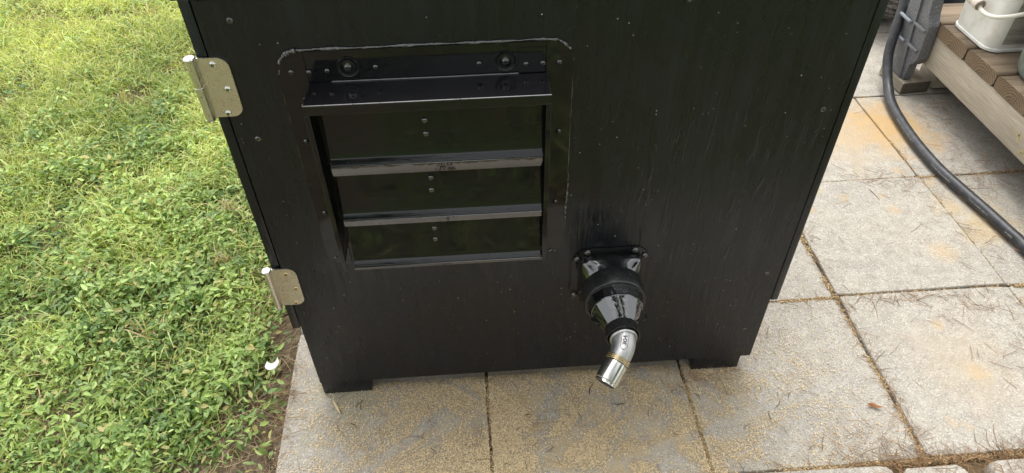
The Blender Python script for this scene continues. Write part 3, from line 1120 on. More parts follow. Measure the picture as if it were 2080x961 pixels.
# plank seams seen along the board: y = .998, .848, .704 ...
seams = [1.133, 0.9965, 0.8495, 0.7060, 0.562, 0.418, 0.274, 0.130, -0.014, -0.158]
for k, (ya_, yb_) in enumerate(zip(seams[1:], seams[:-1])):
    y0, y1 = ya_ + 0.0022, yb_ - 0.0022
    prof = rounded(y0, y1, 0.2000, 0.2400, 0.0125, 6)
    bm = bmesh.new()
    x0 = DX - 0.001 - random.uniform(0.0, 0.004)
    vs = add_prism(bm, prof, 0, x0, x0 + 1.2)
    pl = bm_link('plank', bm, M_plank, deck, 40, origin=(x0 + 0.02, (y0 + y1) / 2, 0.22))
for (px_, py_) in [(1.80, 1.06), (1.80, 0.2), (2.7, 1.06), (2.7, 0.2)]:
    bm = bmesh.new()
    add_box(bm, px_, px_ + 0.089, py_ - 0.045, py_ + 0.045, 0.004, 0.1990, 0.003, 1)
    bm_link('deck_leg', bm, M_board, deck, origin=(px_, py_, 0.1))
bm = bmesh.new()
add_box(bm, 2.9, 2.938, -0.6, DYE - 0.005, 0.1025, 0.1985, 0.003, 1)
bm_link('rim_board', bm, M_board, deck, origin=(2.92, 0.3, 0.15))
# yellow paint strokes at the near end of the board
bm = bmesh.new()
for (ys, zs, ye, ze) in [(0.545, 0.134, 0.552, 0.160), (0.535, 0.150, 0.558, 0.154), (0.518, 0.120, 0.508, 0.148), (0.505, 0.118, 0.494, 0.146), (0.528, 0.118, 0.512, 0.122)]:
    dv = Vector((0, ye - ys, ze - zs)).normalized()
    sv = Vector((0, -dv.z, dv.y)) * 0.0024
    a, b = Vector((DX - 0.0006, ys, zs)), Vector((DX - 0.0006, ye, ze))
    bm.faces.new([bm.verts.new(p) for p in (a - sv, a + sv, b + sv, b - sv)])
bm_link('paint_mark', bm, M_yellow, deck, None)

# ---------------------------------------------------------------- offcut block and plastic post
bm = bmesh.new()
add_box(bm, -0.047, 0.047, -0.055, 0.075, 0.0, 0.0355, 0.002, 1)
blk = bm_link('wood_block', bm, M_block)
blk.location = (1.7320, 1.0550, 0.0035)
blk.rotation_euler.z = R(4)
tag(blk, 'short dark offcut of lumber lying under the grey plastic post', 'wood block')

post = empty('plastic_post', (1.70, 1.06, 0.04))
WORLD['plastic_post'] = Vector((1.70, 1.06, 0.04))
tag(post, 'dark grey ribbed plastic post standing on a wood block beside the deck', 'post')
bm = bmesh.new()
add_prism(bm, [(1.031, 0.0395), (1.110, 0.0395), (1.1255, 0.250), (1.138, 0.45), (1.090, 0.45), (1.0755, 0.280), (1.052, 0.140)], 0, 1.690, 1.712)
bmesh.ops.bevel(bm, geom=list(bm.edges), offset=0.002, segments=2, affect='EDGES', profile=0.5)
bm_link('post_web', bm, M_post, post)
bm = bmesh.new()
add_prism(bm, [(1.0325, 0.0405), (1.055, 0.141), (1.0775, 0.281), (1.09, 0.449), (1.058, 0.449), (1.050, 0.286), (1.026, 0.150), (1.018, 0.092), (1.020, 0.0405)], 0, 1.6965, 1.7225)
bmesh.ops.bevel(bm, geom=list(bm.edges), offset=0.0015, segments=1, affect='EDGES', profile=0.5)
bm_link('post_channel', bm, M_post, post)
bm = bmesh.new()
add_prism(bm, [(1.017, 0.094), (1.000, 0.108), (0.990, 0.128), (0.9985, 0.229), (1.010, 0.244), (1.020, 0.258), (1.031, 0.300), (1.036, 0.448), (1.058, 0.448), (1.050, 0.286), (1.026, 0.150)], 0, 1.6925, 1.7265)
bmesh.ops.bevel(bm, geom=list(bm.edges), offset=0.002, segments=2, affect='EDGES', profile=0.5)
bm_link('post_flange', bm, M_post, post)
for (ya_, yb_, zc) in ((1.062, 1.001, 0.212), (1.055, 1.0, 0.148)):
    bm = bmesh.new()
    add_box(bm, 1.684, 1.694, yb_, ya_, zc - 0.004, zc + 0.004, 0.002, 2)
    bm_link('rib', bm, M_post, post)
for (yc, zc) in ((1.108, 0.208), (1.105, 0.147)):
    bm = bmesh.new()
    pts = catmull([(1.6885, yc - 0.028, zc - 0.002), (1.684, yc - 0.026, zc), (1.683, yc, zc + 0.001), (1.682, yc + 0.028, zc + 0.002), (1.690, yc + 0.036, zc + 0.003), (1.698, yc + 0.034, zc - 0.006)], 5)
    add_tube(bm, pts, 0.0055, 8)
    bm_link('hose_clip', bm, M_clip, post, 60)

# ---------------------------------------------------------------- hose
ctrl = [(1.700, 1.215, 0.30), (1.697, 1.165, 0.245), (1.684, 1.135, 0.195), (1.667, 1.105, 0.145), (1.655, 1.075, 0.095), (1.648, 1.035, 0.055), (1.638, 0.985, 0.028), (1.618, 0.905, 0.0165),
        (1.600, 0.753, 0.0155), (1.600, 0.612, 0.0155), (1.614, 0.513, 0.0155), (1.6305, 0.422, 0.0155), (1.643, 0.338, 0.0155), (1.650, 0.284, 0.0155), (1.655, 0.10, 0.0155), (1.62, -0.25, 0.0155), (1.55, -0.6, 0.0155)]
hp = catmull(ctrl, 8)
bm = bmesh.new()
add_tube(bm, hp, 0.0148, 18)
hose = bm_link('rubber_hose', bm, M_hose, None, 60, origin=(1.60, 0.6, 0.0))
WORLD[hose.name] = Vector((1.60, 0.6, 0.0))
tag(hose, 'thick black rubber hose curving across the pavers from the plastic post', 'hose')
bm = bmesh.new()
rr = random.Random(5)
i = 56
while i < 100:
    if (i // 6) % 2 == 0:
        p, q2 = hp[i], hp[i + 1]
        tdir = (q2 - p).normalized()
        vw = (CAM - p)
        nn_ = (vw - tdir * vw.dot(tdir)).normalized()
        sd = tdir.cross(nn_)
        for k in range(3):
            c_ = p + (q2 - p) * (k / 3.0)
            ang = 0.35
            n2 = math.cos(ang) * nn_ + math.sin(ang) * sd
            s2 = tdir.cross(n2)
            base_ = c_ + n2 * 0.0150
            for g in range(2):
                d2 = (tdir * rr.uniform(-.6, .6) + s2).normalized() * 0.0022
                w2 = tdir * 0.0007
                off = tdir * rr.uniform(-.0015, .0015)
                bm.faces.new([bm.verts.new(base_ + off + e) for e in (-d2 - w2, -d2 + w2, d2 + w2, d2 - w2)])
    i += 1
sub('hose_print', bm, M_print, hose, None)['kind'] = 'stuff'

# ---------------------------------------------------------------- white pail
pail = empty('white_pail', (1.87, 0.92, 0.24))
WORLD['white_pail'] = Vector((1.87, 0.92, 0.24))
tag(pail, 'grimy white square plastic pail with bail handle on the deck', 'pail')


def sq_loft(bm, levels, cx, cy, cap0=True, cap1=False, seg=6):
    rings = []
    for (z, hx, hy, r) in levels:
        rings.append([bm.verts.new((cx + x, cy + y, z)) for x, y in rounded(-hx, hx, -hy, hy, r, seg)])
    n = len(rings[0])
    for a, b in zip(rings[:-1], rings[1:]):
        for k in range(n):
            bm.faces.new((a[k], a[(k + 1) % n], b[(k + 1) % n], b[k]))
    if cap0:
        bm.faces.new(rings[0])
    if cap1:
        bm.faces.new(rings[-1])


PCX, PCY = 1.868, 0.905
bm = bmesh.new()
sq_loft(bm, [(0.2425, 0.112, 0.091, 0.034), (0.2435, 0.1155, 0.0945, 0.036), (0.2500, 0.1155, 0.0945, 0.036), (0.2520, 0.1125, 0.0915, 0.034), (0.60, 0.1290, 0.1080, 0.034), (0.60, 0.1265, 0.1055, 0.032), (0.256, 0.1100, 0.0890, 0.030)], PCX, PCY, True, True)
bm_link('pail_body', bm, M_pail, pail, 50)
bm = bmesh.new()
sq_loft(bm, [(0.555, 0.1285, 0.1075, 0.034), (0.556, 0.1345, 0.1135, 0.036), (0.60, 0.1365, 0.1155, 0.036), (0.604, 0.1335, 0.1125, 0.034)], PCX, PCY, False, False)
bm_link('pail_rim', bm, M_pail, pail, 50)
# label on the face towards the camera, following the taper
bm = bmesh.new()


def face_pt(x, z):
    hy = 0.0915 + (z - 0.252) / (0.60 - 0.252) * (0.1080 - 0.0915)
    return (PCX + x, PCY - hy - 0.0012, z)


q_ = [face_pt(-0.082, 0.266), (face_pt(0.085, 0.266)), face_pt(0.095, 0.54), face_pt(-0.094, 0.54)]
v1 = [bm.verts.new(p) for p in q_]
v2 = [bm.verts.new((p[0], p[1] + 0.0009, p[2])) for p in q_]
bm.faces.new(v1)
for k in range(4):
    bm.faces.new((v1[k], v1[(k + 1) % 4], v2[(k + 1) % 4], v2[k]))
bm_link('pail_label', bm, M_label, pail, None)
# drooping bail handle: pink grip along the left face, wire round the near corner
GX = 1.735
wire = catmull([(1.905, 0.790, 0.52), (1.86, 0.776, 0.43), (1.81, 0.778, 0.385), (1.765, 0.788, 0.363), (1.733, 0.815, 0.347), (1.727, 0.86, 0.340), (1.727, 0.90, 0.352), (1.727, 1.0, 0.385), (1.735, 1.035, 0.43), (1.80, 1.035, 0.50), (1.90, 1.025, 0.54)], 6)
bm = bmesh.new()
add_tube(bm, wire, 0.0058, 10)
bm_link('bail_wire', bm, M_wire, pail, 60)
bm = bmesh.new()
gp = catmull([(GX - 0.009, 0.880, 0.3500), (GX - 0.009, 0.935, 0.3560), (GX - 0.009, 1.000, 0.372)], 8)
add_tube(bm, gp, [0.0150 + 0.0012 * math.sin(k * 1.3) for k in range(len(gp))], 16)
bm_link('handle_grip', bm, M_grip, pail, 60)
bm = bmesh.new()
add_lathe(bm, [(0.0062, -0.002), (0.0128, -0.0015), (0.0135, 0.0), (0.0128, 0.0025), (0.0062, 0.003)], gp[0], (gp[0] - gp[1]), 16, False, False)
bm_link('grip_ferrule', bm, M_steel, pail, 50)

# ---------------------------------------------------------------- grey green tub
tub = empty('plastic_tub', (1.90, 0.66, 0.24))
WORLD['plastic_tub'] = Vector((1.90, 0.66, 0.24))
tag(tub, 'grey green round plastic tub on the deck in front of the white pail', 'tub')
bm = bmesh.new()
add_lathe(bm, [(0.0, 0.0), (0.112, 0.0), (0.122, 0.004), (0.127, 0.014), (0.160, 0.26), (0.156, 0.262), (0.124, 0.016), (0.0, 0.008)], (1.888, 0.655, 0.2412), (0, 0, 1), 40, False, False)
bm_link('tub_body', bm, M_tub, tub, 45)
bm = bmesh.new()
add_lathe(bm, [(0.158, 0.250), (0.168, 0.252), (0.170, 0.262), (0.158, 0.266)], (1.888, 0.655, 0.2412), (0, 0, 1), 40, False, False)
bm_link('tub_rim', bm, M_tub, tub, 45)

# ---------------------------------------------------------------- dark tote behind the deck
tote = empty('storage_tote', (2.225, 1.345, 0))
WORLD['storage_tote'] = Vector((2.225, 1.345, 0))
tag(tote, 'dark blue black plastic tote behind the back plank of the deck', 'tote')
bm = bmesh.new()
sq_loft(bm, [(0.004, 0.26, 0.165, 0.03), (0.34, 0.29, 0.185, 0.03), (0.34, 0.286, 0.181, 0.03), (0.01, 0.256, 0.161, 0.03)], 2.225, 1.345, True, True)
bm_link('tote_body', bm, M_tote, tote, 45)
bm = bmesh.new()
sq_loft(bm, [(0.325, 0.290, 0.185, 0.03), (0.326, 0.305, 0.200, 0.035), (0.352, 0.305, 0.200, 0.035), (0.362, 0.295, 0.19, 0.03)], 2.225, 1.345, True, True)
bm_link('tote_lid', bm, M_tote, tote, 45)

# ---------------------------------------------------------------- tyre behind the box
TX, TY, TR = 1.873, 1.565, 0.215
wheel = empty('lawn_tyre', (TX, TY, 0))
WORLD['lawn_tyre'] = Vector((TX, TY, 0))
wheel.rotation_euler.z = R(-30)
tag(wheel, 'dusty chunky-lugged rubber tyre standing behind the black box', 'tyre')
bm = bmesh.new()
add_lathe(bm, [(0.095, -0.055), (0.115, -0.072), (0.160, -0.080), (0.192, -0.074), (0.203, -0.05), (0.206, 0.0), (0.203, 0.05), (0.192, 0.074), (0.160, 0.080), (0.115, 0.072), (0.095, 0.055)], (TX, TY, TR), (1, 0, 0), 48, False, False)
bm_link('tyre_carcass', bm, M_tyre, wheel, 40)
bm = bmesh.new()
add_lathe(bm, [(0.0, -0.02), (0.03, -0.03), (0.07, -0.02), (0.097, -0.056), (0.097, 0.056), (0.07, 0.02), (0.03, 0.03), (0, 0.02)], (TX, TY, TR), (1, 0, 0), 36, False, False)
bm_link('wheel_rim', bm, M_rim, wheel, 40)
bm = bmesh.new()
lp = [(0.034 * math.cos(a) * 1.0, 0.0125 * math.sin(a)) for a in np.linspace(0, 2 * math.pi, 11)[:-1]]
A = [bm.verts.new((x, z, 0.0)) for x, z in lp]
B = [bm.verts.new((x * 0.86, z * 0.80, 0.011)) for x, z in lp]
for k in range(10):
    bm.faces.new((A[k], A[(k + 1) % 10], B[(k + 1) % 10], B[k]))
bm.faces.new(B)
bmesh.ops.recalc_face_normals(bm, faces=bm.faces)
lug = bpy.data.meshes.new('tread_lug')
bm.to_mesh(lug)
bm.free()
lug.materials.append(M_tyre.m)
lug.polygons.foreach_set('use_smooth', np.ones(len(lug.polygons), dtype=bool))
lug.set_sharp_from_angle(angle=R(40))
NL = 42
for k in range(NL):
    for s_ in (-1, 1):
        a = 2 * math.pi * (k + (0.5 if s_ > 0 else 0)) / NL
        rad = Vector((0, math.cos(a), math.sin(a)))
        tan = Vector((0, -math.sin(a), math.cos(a)))
        xx = Vector((1, 0, 0))
        c_ = math.cos(R(14) * s_)
        sn = math.sin(R(14) * s_)
        ux = xx * c_ + tan * sn
        uy = tan * c_ - xx * sn
        lo = put('tread_lug', lug, (0, 0, 0), wheel)
        mw = Matrix((ux, uy, rad)).transposed().to_4x4()
        loc = Vector((s_ * 0.036, 0, TR)) + rad * 0.2035
        lo.matrix_basis = Matrix.Translation(loc) @ mw

# ================================================================ small litter things
bm = bmesh.new()
o_, i_ = [], []
for k in range(9):
    a = R(200 + k * 19)
    o_.append((0.016 * math.cos(a), 0.016 * math.sin(a)))
    i_.append((0.002 + 0.0115 * math.cos(a), 0.0105 + 0.0145 * math.sin(a) * 0.9))
poly = o_ + i_[::-1]
vs = add_prism(bm, poly, 2, 0.0, 0.0022)
chip = bm_link('white_chip', bm, M_white, None, 30)
chip.location = (-0.112, 0.072, 0.026)
chip.rotation_euler = (R(14), R(-10), R(8))
tag(chip, 'small white crescent shaped plastic chip lying on the weeds by the paving', 'plastic chip')

bm = bmesh.new()
add_prism(bm, [(-0.020, -0.0016), (0.0, -0.0028), (0.021, -0.0002), (0.004, 0.0022), (-0.018, 0.0012)], 2, 0, 0.0014)
spl = bm_link('wood_splinter', bm, M_splint, None, None)
spl.location = (0.030, -0.033, 0.0045)
spl.rotation_euler = (0.05, 0.02, R(-62))
tag(spl, 'pale wood splinter on the paver below the left foot of the box', 'splinter')

bm = bmesh.new()
lp = [(-0.020, 0.0, 0), (-0.008, 0.008, 0.006), (0.008, 0.006, 0.001), (0.022, 0.001, 0.007), (0.008, -0.007, 0.005), (-0.006, -0.006, 0.0)]
mid_ = [bm.verts.new((x * 0.5, y * 0.1, 0.0035)) for x, y, z in [(-0.02, 0, 0), (0.02, 0, 0)]]
vv = [bm.verts.new(p) for p in lp]
for f in ((0, 1, mid_[0]), (1, 2, mid_[1]), (1, mid_[1], mid_[0]), (2, 3, mid_[1]), (3, 4, mid_[1]), (4, 5, mid_[0]), (4, mid_[0], mid_[1]), (5, 0, mid_[0])):
    bm.faces.new([vv[q] if isinstance(q, int) else q for q in f])
ret = bmesh.ops.solidify(bm, geom=list(bm.faces), thickness=0.0006)
dl = bm_link('dry_leaf', bm, M_dleaf, None, 60)
dl.location = (1.097, -0.113, 0.005)
dl.rotation_euler.z = R(-25)
dl.scale = (0.72, 0.6, 0.6)
tag(dl, 'curled orange dry leaf alone on the pale pavers at right', 'leaf')

# ================================================================ lawn
EDGE = -0.078


def outside(x, y):
    return ~((x > -1.75) & (x < EDGE) & (y > -0.40) & (y < 2.25))


def in_lawn(x, y):
    left = (x < EDGE - 0.005) & (y > -0.6)
    front = (y < -0.62)
    return left | front


LEAF_V = [(0, 0, 0), (0.5, 0, -0.05), (1, 0, -0.16), (0.28, 0.30, 0.05), (0.70, 0.25, 0.0), (0.28, -0.30, 0.05), (0.70, -0.25, 0.0)]
LEAF_F = [(0, 1, 4, 3), (1, 2, 4), (0, 5, 6, 1), (1, 6, 2)]
BLADE_V = [(0, 0.035, 0), (0, -0.035, 0), (0.30, 0.03, 0.26), (0.30, -0.03, 0.26), (0.70, 0.018, 0.36), (0.70, -0.018, 0.36), (1.0, 0, 0.30)]
BLADE_F = [(0, 1, 3, 2), (2, 3, 5, 4), (4, 5, 6)]
NEED_V = [(0, 0.016, 0), (0, -0.016, 0), (0, 0, 0.022), (0.5, 0.07, 0.0), (0.5, 0.038, 0), (0.5, 0.054, 0.022), (1, 0.0, 0.0), (1, -0.022, 0), (1, -0.011, 0.016)]
NEED_F = [(0, 1, 4, 3), (1, 2, 5, 4), (2, 0, 3, 5), (3, 4, 7, 6), (4, 5, 8, 7), (5, 3, 6, 8)]
GRAIN_V = [(-0.5, -0.35, 0), (0.5, -0.3, 0), (0.42, 0.34, 0.02), (-0.45, 0.3, 0.0), (0.05, 0.0, 0.42)]
GRAIN_F = [(0, 1, 4), (1, 2, 4), (2, 3, 4), (3, 0, 4)]


def bare(x, y):
    """0 where plants cover the soil, towards 1 on the bare strip along the paving."""
    d = EDGE - x
    wid = 0.075 + 0.095 * fbm(x * 0 + 3.1, y, 5.0, 31) + np.where(y < 0.04, (0.04 - y) * 0.55, 0) + np.where(y > 0.45, -0.03, 0)
    b = np.clip(1.25 - d / np.maximum(wid, 0.01), 0, 1)
    b = np.clip(b + (fbm(x, y, 14, 77) - 0.5) * 1.1 * (d < wid * 2.2), 0, 1)
    sp_ = np.clip((fbm(x, y, 6.5, 55) - 0.54) * 4, 0, 1)          # worn spots in the sward
    return np.where(x < EDGE, np.maximum(b, sp_ * 0.8), sp_ * 0.5)


def sample(n, x0, x1, y0, y1):
    return rng.uniform(x0, x1, n), rng.uniform(y0, y1, n)


def mixcol(a, b, t):
    return np.array(a)[None] * (1 - t[:, None]) + np.array(b)[None] * t[:, None]


def leafset(name, n, box_, smin, smax, label, zmax, thr=1.0):
    x, y = sample(n, *box_)
    b = bare(x, y)
    clump = fbm(x, y, 9, 91)
    grassy = np.clip((y - 0.40) / 0.9 + (clump - 0.5) * 1.4, 0, 1)
    keep = in_lawn(x, y) & (rng.random(n) > b * 0.97) & (rng.random(n) > grassy * 0.72)
    if name.startswith('outer'):
        keep &= outside(x, y)
    x, y, clump = x[keep], y[keep], clump[keep]
    k = len(x)
    hgt = np.clip((fbm(x, y, 11, 19) - 0.25) * 1.7, 0, 1)
    z = -0.048 + rng.random(k) ** 0.7 * (0.022 + zmax * hgt)
    size = rng.uniform(smin, smax, k) * (0.55 + 0.9 * fbm(x, y, 5, 42))
    t = np.clip(rng.normal(0.42, 0.27, k) + (clump - 0.5) * 0.9 + (fbm(x, y, 2.6, 8) - 0.5) * 0.9, 0, 1)
    tint = mixcol((0.095, 0.185, 0.042), (0.500, 0.660, 0.205), t)
    yel = rng.random(k) < 0.07
    tint[yel] = (0.44, 0.40, 0.15)
    pos = np.stack([x, y, z], 1)
    return scatter(name, M_leaf, LEAF_V, LEAF_F, pos, rng.uniform(0, 2 * np.pi, k), rng.normal(-0.15, 0.42, k), rng.normal(0, 0.35, k), size, tint, label, 'ground cover', rng.uniform(0.38, 0.85, k))


leafset('ground_cover', 185000, (-1.75, EDGE, -0.40, 2.25), 0.010, 0.023, 'dense low green leafy weeds covering the lawn left of the box', 0.062)
leafset('outer_ground_cover', 60000, (-4.5, 3.5, -3.6, 4.5), 0.03, 0.055, 'leafy lawn cover further out round the paving', 0.045)


def bladeset(name, n, box_, smin, smax, label, keep_all=False):
    x, y = sample(n, *box_)
    b = bare(x, y)
    clump = fbm(x, y, 9, 91)
    grassy = np.clip((y - 0.25) / 0.9 + (clump - 0.5) * 1.4, 0.16, 1)
    if keep_all:
        grassy = outside(x, y).astype(float)
    keep = in_lawn(x, y) & (rng.random(n) > b * 1.1) & (rng.random(n) < grassy)
    x, y = x[keep], y[keep]
    k = len(x)
    t = np.clip(rng.normal(0.5, 0.28, k) + (y - 0.9) * 0.22 + (fbm(x, y, 2.6, 8) - 0.5) * 0.9, 0, 1)
    tint = mixcol((0.21, 0.300, 0.055), (0.70, 0.76, 0.27), t)
    dry = rng.random(k) < 0.07
    tint[dry] = (0.46, 0.38, 0.19)
    pos = np.stack([x, y, np.full(k, -0.05) + rng.random(k) * 0.040 + 0.012 * fbm(x, y, 7, 19)], 1)
    return scatter(name, M_leaf, BLADE_V, BLADE_F, pos, rng.uniform(0, 2 * np.pi, k), rng.normal(0.15, 0.3, k), rng.normal(0, 0.5, k), rng.uniform(smin, smax, k), tint, label, 'grass', rng.uniform(0.45, 1.0, k))


bladeset('grass', 260000, (-1.95, EDGE, -0.40, 2.5), 0.018, 0.052, 'bright green grass blades mixed into the lawn left of the box')
bladeset('outer_grass', 45000, (-4.5, 3.5, -3.6, 4.8), 0.08, 0.15, 'longer grass further out round the paving', True)

# dry straw tufts and thatch in the lawn
x, y = sample(42000, -1.75, EDGE + 0.004, -0.40, 2.3)
b = bare(x, y)
keep = rng.random(len(x)) < (0.22 + 0.78 * b)
x, y = x[keep], y[keep]
k = len(x)
t = rng.random(k)
tint = mixcol((0.20, 0.12, 0.06), (0.52, 0.40, 0.24), t)
pos = np.stack([x, y, -0.046 + rng.random(k) * 0.022], 1)
scatter('dry_straw', M_dry, NEED_V, NEED_F, pos, rng.uniform(0, 2 * np.pi, k), rng.normal(0.08, 0.15, k), rng.uniform(-1, 1, k), rng.uniform(0.02, 0.06, k), tint, 'brown straw and thatch on the bare soil along the paving edge', 'straw', rng.uniform(0.5, 1.0, k))
# straw coloured dead grass tufts standing in the sward
tx, ty = [], []
for (cx, cy) in [(-0.50, 0.70), (-0.28, 0.88), (-0.62, 0.42), (-0.95, 0.55), (-0.33, 0.62), (-0.42, 0.20), (-0.8, 1.2), (-0.15, 0.88), (-0.12, 0.56), (-0.55, 1.5), (-0.9, 1.85), (-0.62, 1.75), (-0.3, 0.42)]:
    n_ = random.randrange(22, 44)
    tx.append(rng.normal(cx, 0.016, n_))
    ty.append(rng.normal(cy, 0.016, n_))
x, y = np.concatenate(tx), np.concatenate(ty)
k = len(x)
tint = mixcol((0.44, 0.34, 0.17), (0.66, 0.56, 0.33), rng.random(k))
scatter('dead_grass', M_dry, BLADE_V, BLADE_F, np.stack([x, y, np.full(k, -0.022)], 1), rng.uniform(0, 2 * np.pi, k), rng.normal(0.75, 0.3, k), rng.normal(0, 0.4, k), rng.uniform(0.025, 0.055, k), tint, 'straw coloured dead grass tufts standing in the green lawn', 'dead grass', rng.uniform(0.8, 1.2, k))

# ================================================================ litter on the paving
BOXSOLID = lambda x, y: (x > -0.005) & (x < W + 0.005) & (y > 0.0) & (y < D)


def surf(x, y):
    return np.full(len(x), 0.0035)


# sawdust blown out of the outlet
N = 560000
x, y = sample(N, -0.078, 1.20, -0.30, 0.30)
d = np.hypot((x - 0.46) / 1.25, (y + 0.13))
dens = np.exp(-(d / 0.27) ** 2)
pat = fbm(x, y, 11, 60)
swirl = fbm(x + 0.06 * np.sin(y * 25), y + 0.05 * np.sin(x * 17), 18, 63)
dens = dens * np.clip((pat * 0.55 + swirl * 0.55 - 0.43) * 6.0, 0.09, 1.0)
dens = np.maximum(dens, 0.035 * np.exp(-(np.hypot(x - 0.5, y + 0.1) / 0.6) ** 2))
bare_track = np.abs((y + 0.215) - (x - 0.5) * 0.30) < 0.010          # a swept streak
dens = np.where(bare_track & (x > 0.47), dens * 0.12, dens)
uj = ((cP * x + sP * y) - X0) / S
near_joint = np.abs(uj - np.round(uj)) * S < 0.0034
keep = (rng.random(N) < dens * 0.95 * np.where(near_joint, 0.12, 1.0)) & ~((x > 0) & (x < W) & (y > 0.02))
x, y = x[keep], y[keep]
k = len(x)
t = np.clip(rng.normal(0.5, 0.3, k), 0, 1)
tint = mixcol((0.50, 0.36, 0.18), (0.86, 0.71, 0.46), t)
scatter('sawdust', M_dry, GRAIN_V, GRAIN_F, np.stack([x, y, surf(x, y) - 0.0008], 1), rng.uniform(0, 2 * np.pi, k), rng.normal(0, 0.2, k), rng.normal(0, 0.2, k), rng.uniform(0.0012, 0.0031, k), tint, 'tan sawdust scattered on the pavers below the outlet pipe', 'sawdust', rng.uniform(0.5, 1.2, k))

# grains and crumbs packed into the joints
px_, py_ = [], []
for i in range(-1, 4):
    n_ = (4200 if i < 1 else 5000) if i < 2 else 1500
    w = rng.uniform(-0.25, 0.75, n_) if i > 0 else rng.uniform(-0.26, 0.02, n_)
    u = i * S + X0 + rng.normal(0, 0.0022, n_) + (0.006 * rng.random(n_) if i != 1 else -0.008 * rng.random(n_))
    px_.append(cP * u - sP * w)
    py_.append(sP * u + cP * w)
for j in (-1, 0, 1):
    n_ = 4000
    u = rng.uniform(0.95, 1.9, n_) if j > 0 else rng.uniform(0.87, 1.6, n_)
    w = j * S + Y0 + rng.normal(0, 0.002, n_) - 0.006 * rng.random(n_)
    px_.append(cP * u - sP * w)
    py_.append(sP * u + cP * w)
x, y = np.concatenate(px_), np.concatenate(py_)
clum = fbm(x, y, 22, 12)
keep = rng.random(len(x)) < np.clip((clum - 0.28) * 2.6, 0.05, 1)
x, y = x[keep], y[keep]
k = len(x)
tint = mixcol((0.26, 0.16, 0.07), (0.62, 0.47, 0.25), rng.random(k))
scatter('joint_crumbs', M_dry, GRAIN_V, GRAIN_F, np.stack([x, y, np.where(x < 0.8, rng.uniform(-0.008, -0.0005, k), rng.uniform(-0.008, 0.003, k))], 1), rng.uniform(0, 2 * np.pi, k), rng.normal(0, 0.4, k), rng.normal(0, 0.4, k), rng.uniform(0.002, 0.0055, k), tint, 'sawdust and bark crumbs packed into the joints between the pavers', 'crumbs', rng.uniform(0.4, 1.0, k))

# pine needles: loose everywhere, thick along joints and round the deck
px_, py_ = [], []
xx, yy = sample(480, -0.08, 2.0, -0.30, 1.4)
px_.append(xx); py_.append(yy)
for (cx, cy, sx_, sy_, n_) in [(1.18, -0.236, 0.14, 0.008, 520), (1.30, -0.25, 0.06, 0.02, 160), (1.42, 0.575, 0.05, 0.02, 70), (1.62, 0.56, 0.10, 0.03, 130), (1.70, 0.62, 0.07, 0.10, 130), (1.60, 0.35, 0.08, 0.07, 120),
                               (1.05, -0.20, 0.045, 0.03, 130), (1.45, 0.12, 0.09, 0.02, 90), (1.25, 0.16, 0.12, 0.006, 130), (1.145, -0.10, 0.006, 0.12, 170), (1.75, 0.85, 0.06, 0.12, 120), (1.45, -0.02, 0.06, 0.06, 60),
                               (-0.07, -0.02, 0.012, 0.06, 120), (0.79, 0.0, 0.03, 0.02, 40), (0.3, -0.1, 0.16, 0.07, 60), (1.148, 0.36, 0.006, 0.10, 60)]:
    px_.append(rng.normal(cx, sx_, n_))
    py_.append(rng.normal(cy, sy_, n_))
x, y = np.concatenate(px_), np.concatenate(py_)
keep = ~((x > -0.02) & (x < W + 0.02) & (y > 0.015) & (y < D + 0.02))
x, y = x[keep], y[keep]
k = len(x)
t = rng.random(k)
tint = mixcol((0.15, 0.085, 0.042), (0.52, 0.32, 0.16), t)
onstone = np.where((y < -0.25) & (x > 0.70), 0.009, 0.0)
scatter('pine_needles', M_dry, NEED_V, NEED_F, np.stack([x, y, 0.0045 + onstone + rng.random(k) * 0.004], 1), rng.uniform(0, 2 * np.pi, k), rng.normal(0, 0.03, k), rng.uniform(-0.6, 0.6, k), np.abs(rng.normal(0.017, 0.011, k)) + 0.007, tint, 'brown pine needles strewn over the pavers and heaped along the joints', 'pine needles', rng.uniform(0.4, 0.85, k))
# dark twig bits near the outlet
x, y = sample(70, 0.02, 0.95, -0.26, 0.0)
k = len(x)
scatter('twig_bits', M_dry, NEED_V, NEED_F, np.stack([x, y, np.full(k, 0.0045)], 1), rng.uniform(0, 2 * np.pi, k), rng.normal(0, 0.03, k), rng.uniform(-0.5, 0.5, k), np.abs(rng.normal(0.010, 0.005, k)) + 0.004, np.tile(np.array([[0.03, 0.022, 0.016]]), (k, 1)), 'dark twig fragments among the sawdust in front of the box', 'twigs', rng.uniform(1.2, 2.6, k))

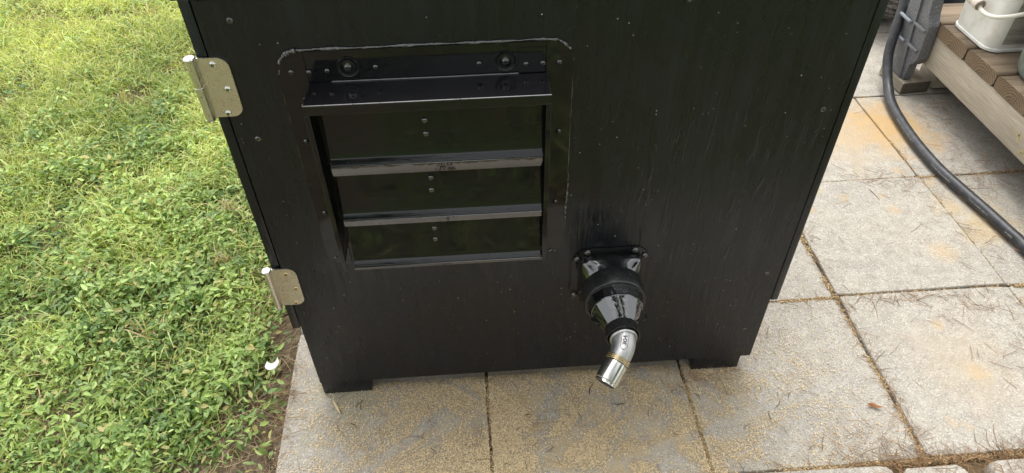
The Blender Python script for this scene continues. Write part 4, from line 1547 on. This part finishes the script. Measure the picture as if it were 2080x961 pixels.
# ================================================================ unseen trees behind the photographer, added for reflections in the paint
def tree(name, x, y, h, label, crown_r, seed, reach=False):
    rr = np.random.default_rng(seed)
    t = empty(name, (x, y, -0.05))
    WORLD[t.name] = Vector((x, y, -0.05))
    tag(t, label, 'tree', 'unseen trees added behind the camera')
    bm = bmesh.new()
    path = catmull([(x, y, -0.1), (x + 0.05, y, h * 0.25), (x - 0.06, y + 0.05, h * 0.5), (x + 0.04, y, h * 0.95)], 6)
    n = len(path)
    add_tube(bm, path, [0.17 * (1 - 0.85 * i / (n - 1)) for i in range(n)], 10)
    tips = []
    for k in range(9):
        a = k * 2.4 + rr.uniform(0, 0.6)
        z0 = h * rr.uniform(0.42, 0.85)
        L_ = crown_r * rr.uniform(0.6, 0.95)
        p0 = Vector((x, y, z0))
        p2 = p0 + Vector((math.cos(a) * L_, math.sin(a) * L_, L_ * 0.35))
        pm = (p0 + p2) / 2 + Vector((0, 0, 0.15))
        add_tube(bm, catmull([p0, pm, p2], 4), [0.055 - 0.005 * i for i in range(9)], 7)
        tips += [pm, p2]
    tips += [Vector((x, y, h)), Vector((x, y, h * 0.8))]
    over = []
    if reach:  # long limb added overhead to put dark patches in the cone's reflection
        pl_ = catmull([(x, y, h * 0.55), (x + (0.6 - x) * 0.3, y * 0.72, h * 0.66), (x + (0.6 - x) * 0.65, y * 0.38, h * 0.70), (0.6, y * 0.10, h * 0.70)], 6)
        add_tube(bm, pl_, [0.07 - 0.0032 * i for i in range(len(pl_))], 8)
        for i in range(6, len(pl_)):
            for sd in (-1, 1):
                e_ = pl_[i] + Vector((sd * rr.uniform(0.3, 1.0), rr.uniform(-0.2, 0.3), rr.uniform(-0.25, 0.15)))
                add_tube(bm, [pl_[i], (pl_[i] + e_) / 2 + Vector((0, 0, 0.05)), e_], [0.018, 0.012, 0.006], 5)
                over.append(e_)
    bm_link('trunk', bm, M_bark, t, 50)
    c = np.array([list(p) for p in tips])
    nl = 9000
    pick_ = rr.integers(0, len(c), nl)
    pos = c[pick_] + rr.normal(0, 1, (nl, 3)) * np.array([0.45, 0.45, 0.34]) * crown_r * 0.55
    if over:
        oc = np.array([list(p) for p in over])
        no = 1500
        pos[:no] = oc[rr.integers(0, len(oc), no)] + rr.normal(0, 0.16, (no, 3))
    tint = mixcol((0.030, 0.065, 0.018), (0.085, 0.15, 0.04), rr.random(nl))
    cr = scatter('crown', M_leaf, LEAF_V, LEAF_F, pos, rr.uniform(0, 6.28, nl), rr.normal(0, 0.7, nl), rr.normal(0, 0.7, nl), rr.uniform(0.10, 0.22, nl), tint, '', None)
    del cr['label']
    cr.parent = t
    cr.matrix_parent_inverse = Matrix.Translation(-WORLD[t.name])


tree('reflection_tree', -2.6, -6.2, 6.5, 'broad unseen tree added at the left behind the camera for reflections', 2.2, 1)
tree('reflection_tree', 3.0, -6.4, 8.5, 'tallest unseen tree added for reflections, with an added limb over the box', 2.4, 2, True)
tree('reflection_tree', 6.6, -4.2, 6.0, 'smaller unseen tree added at the right behind the camera for reflections', 1.9, 3)
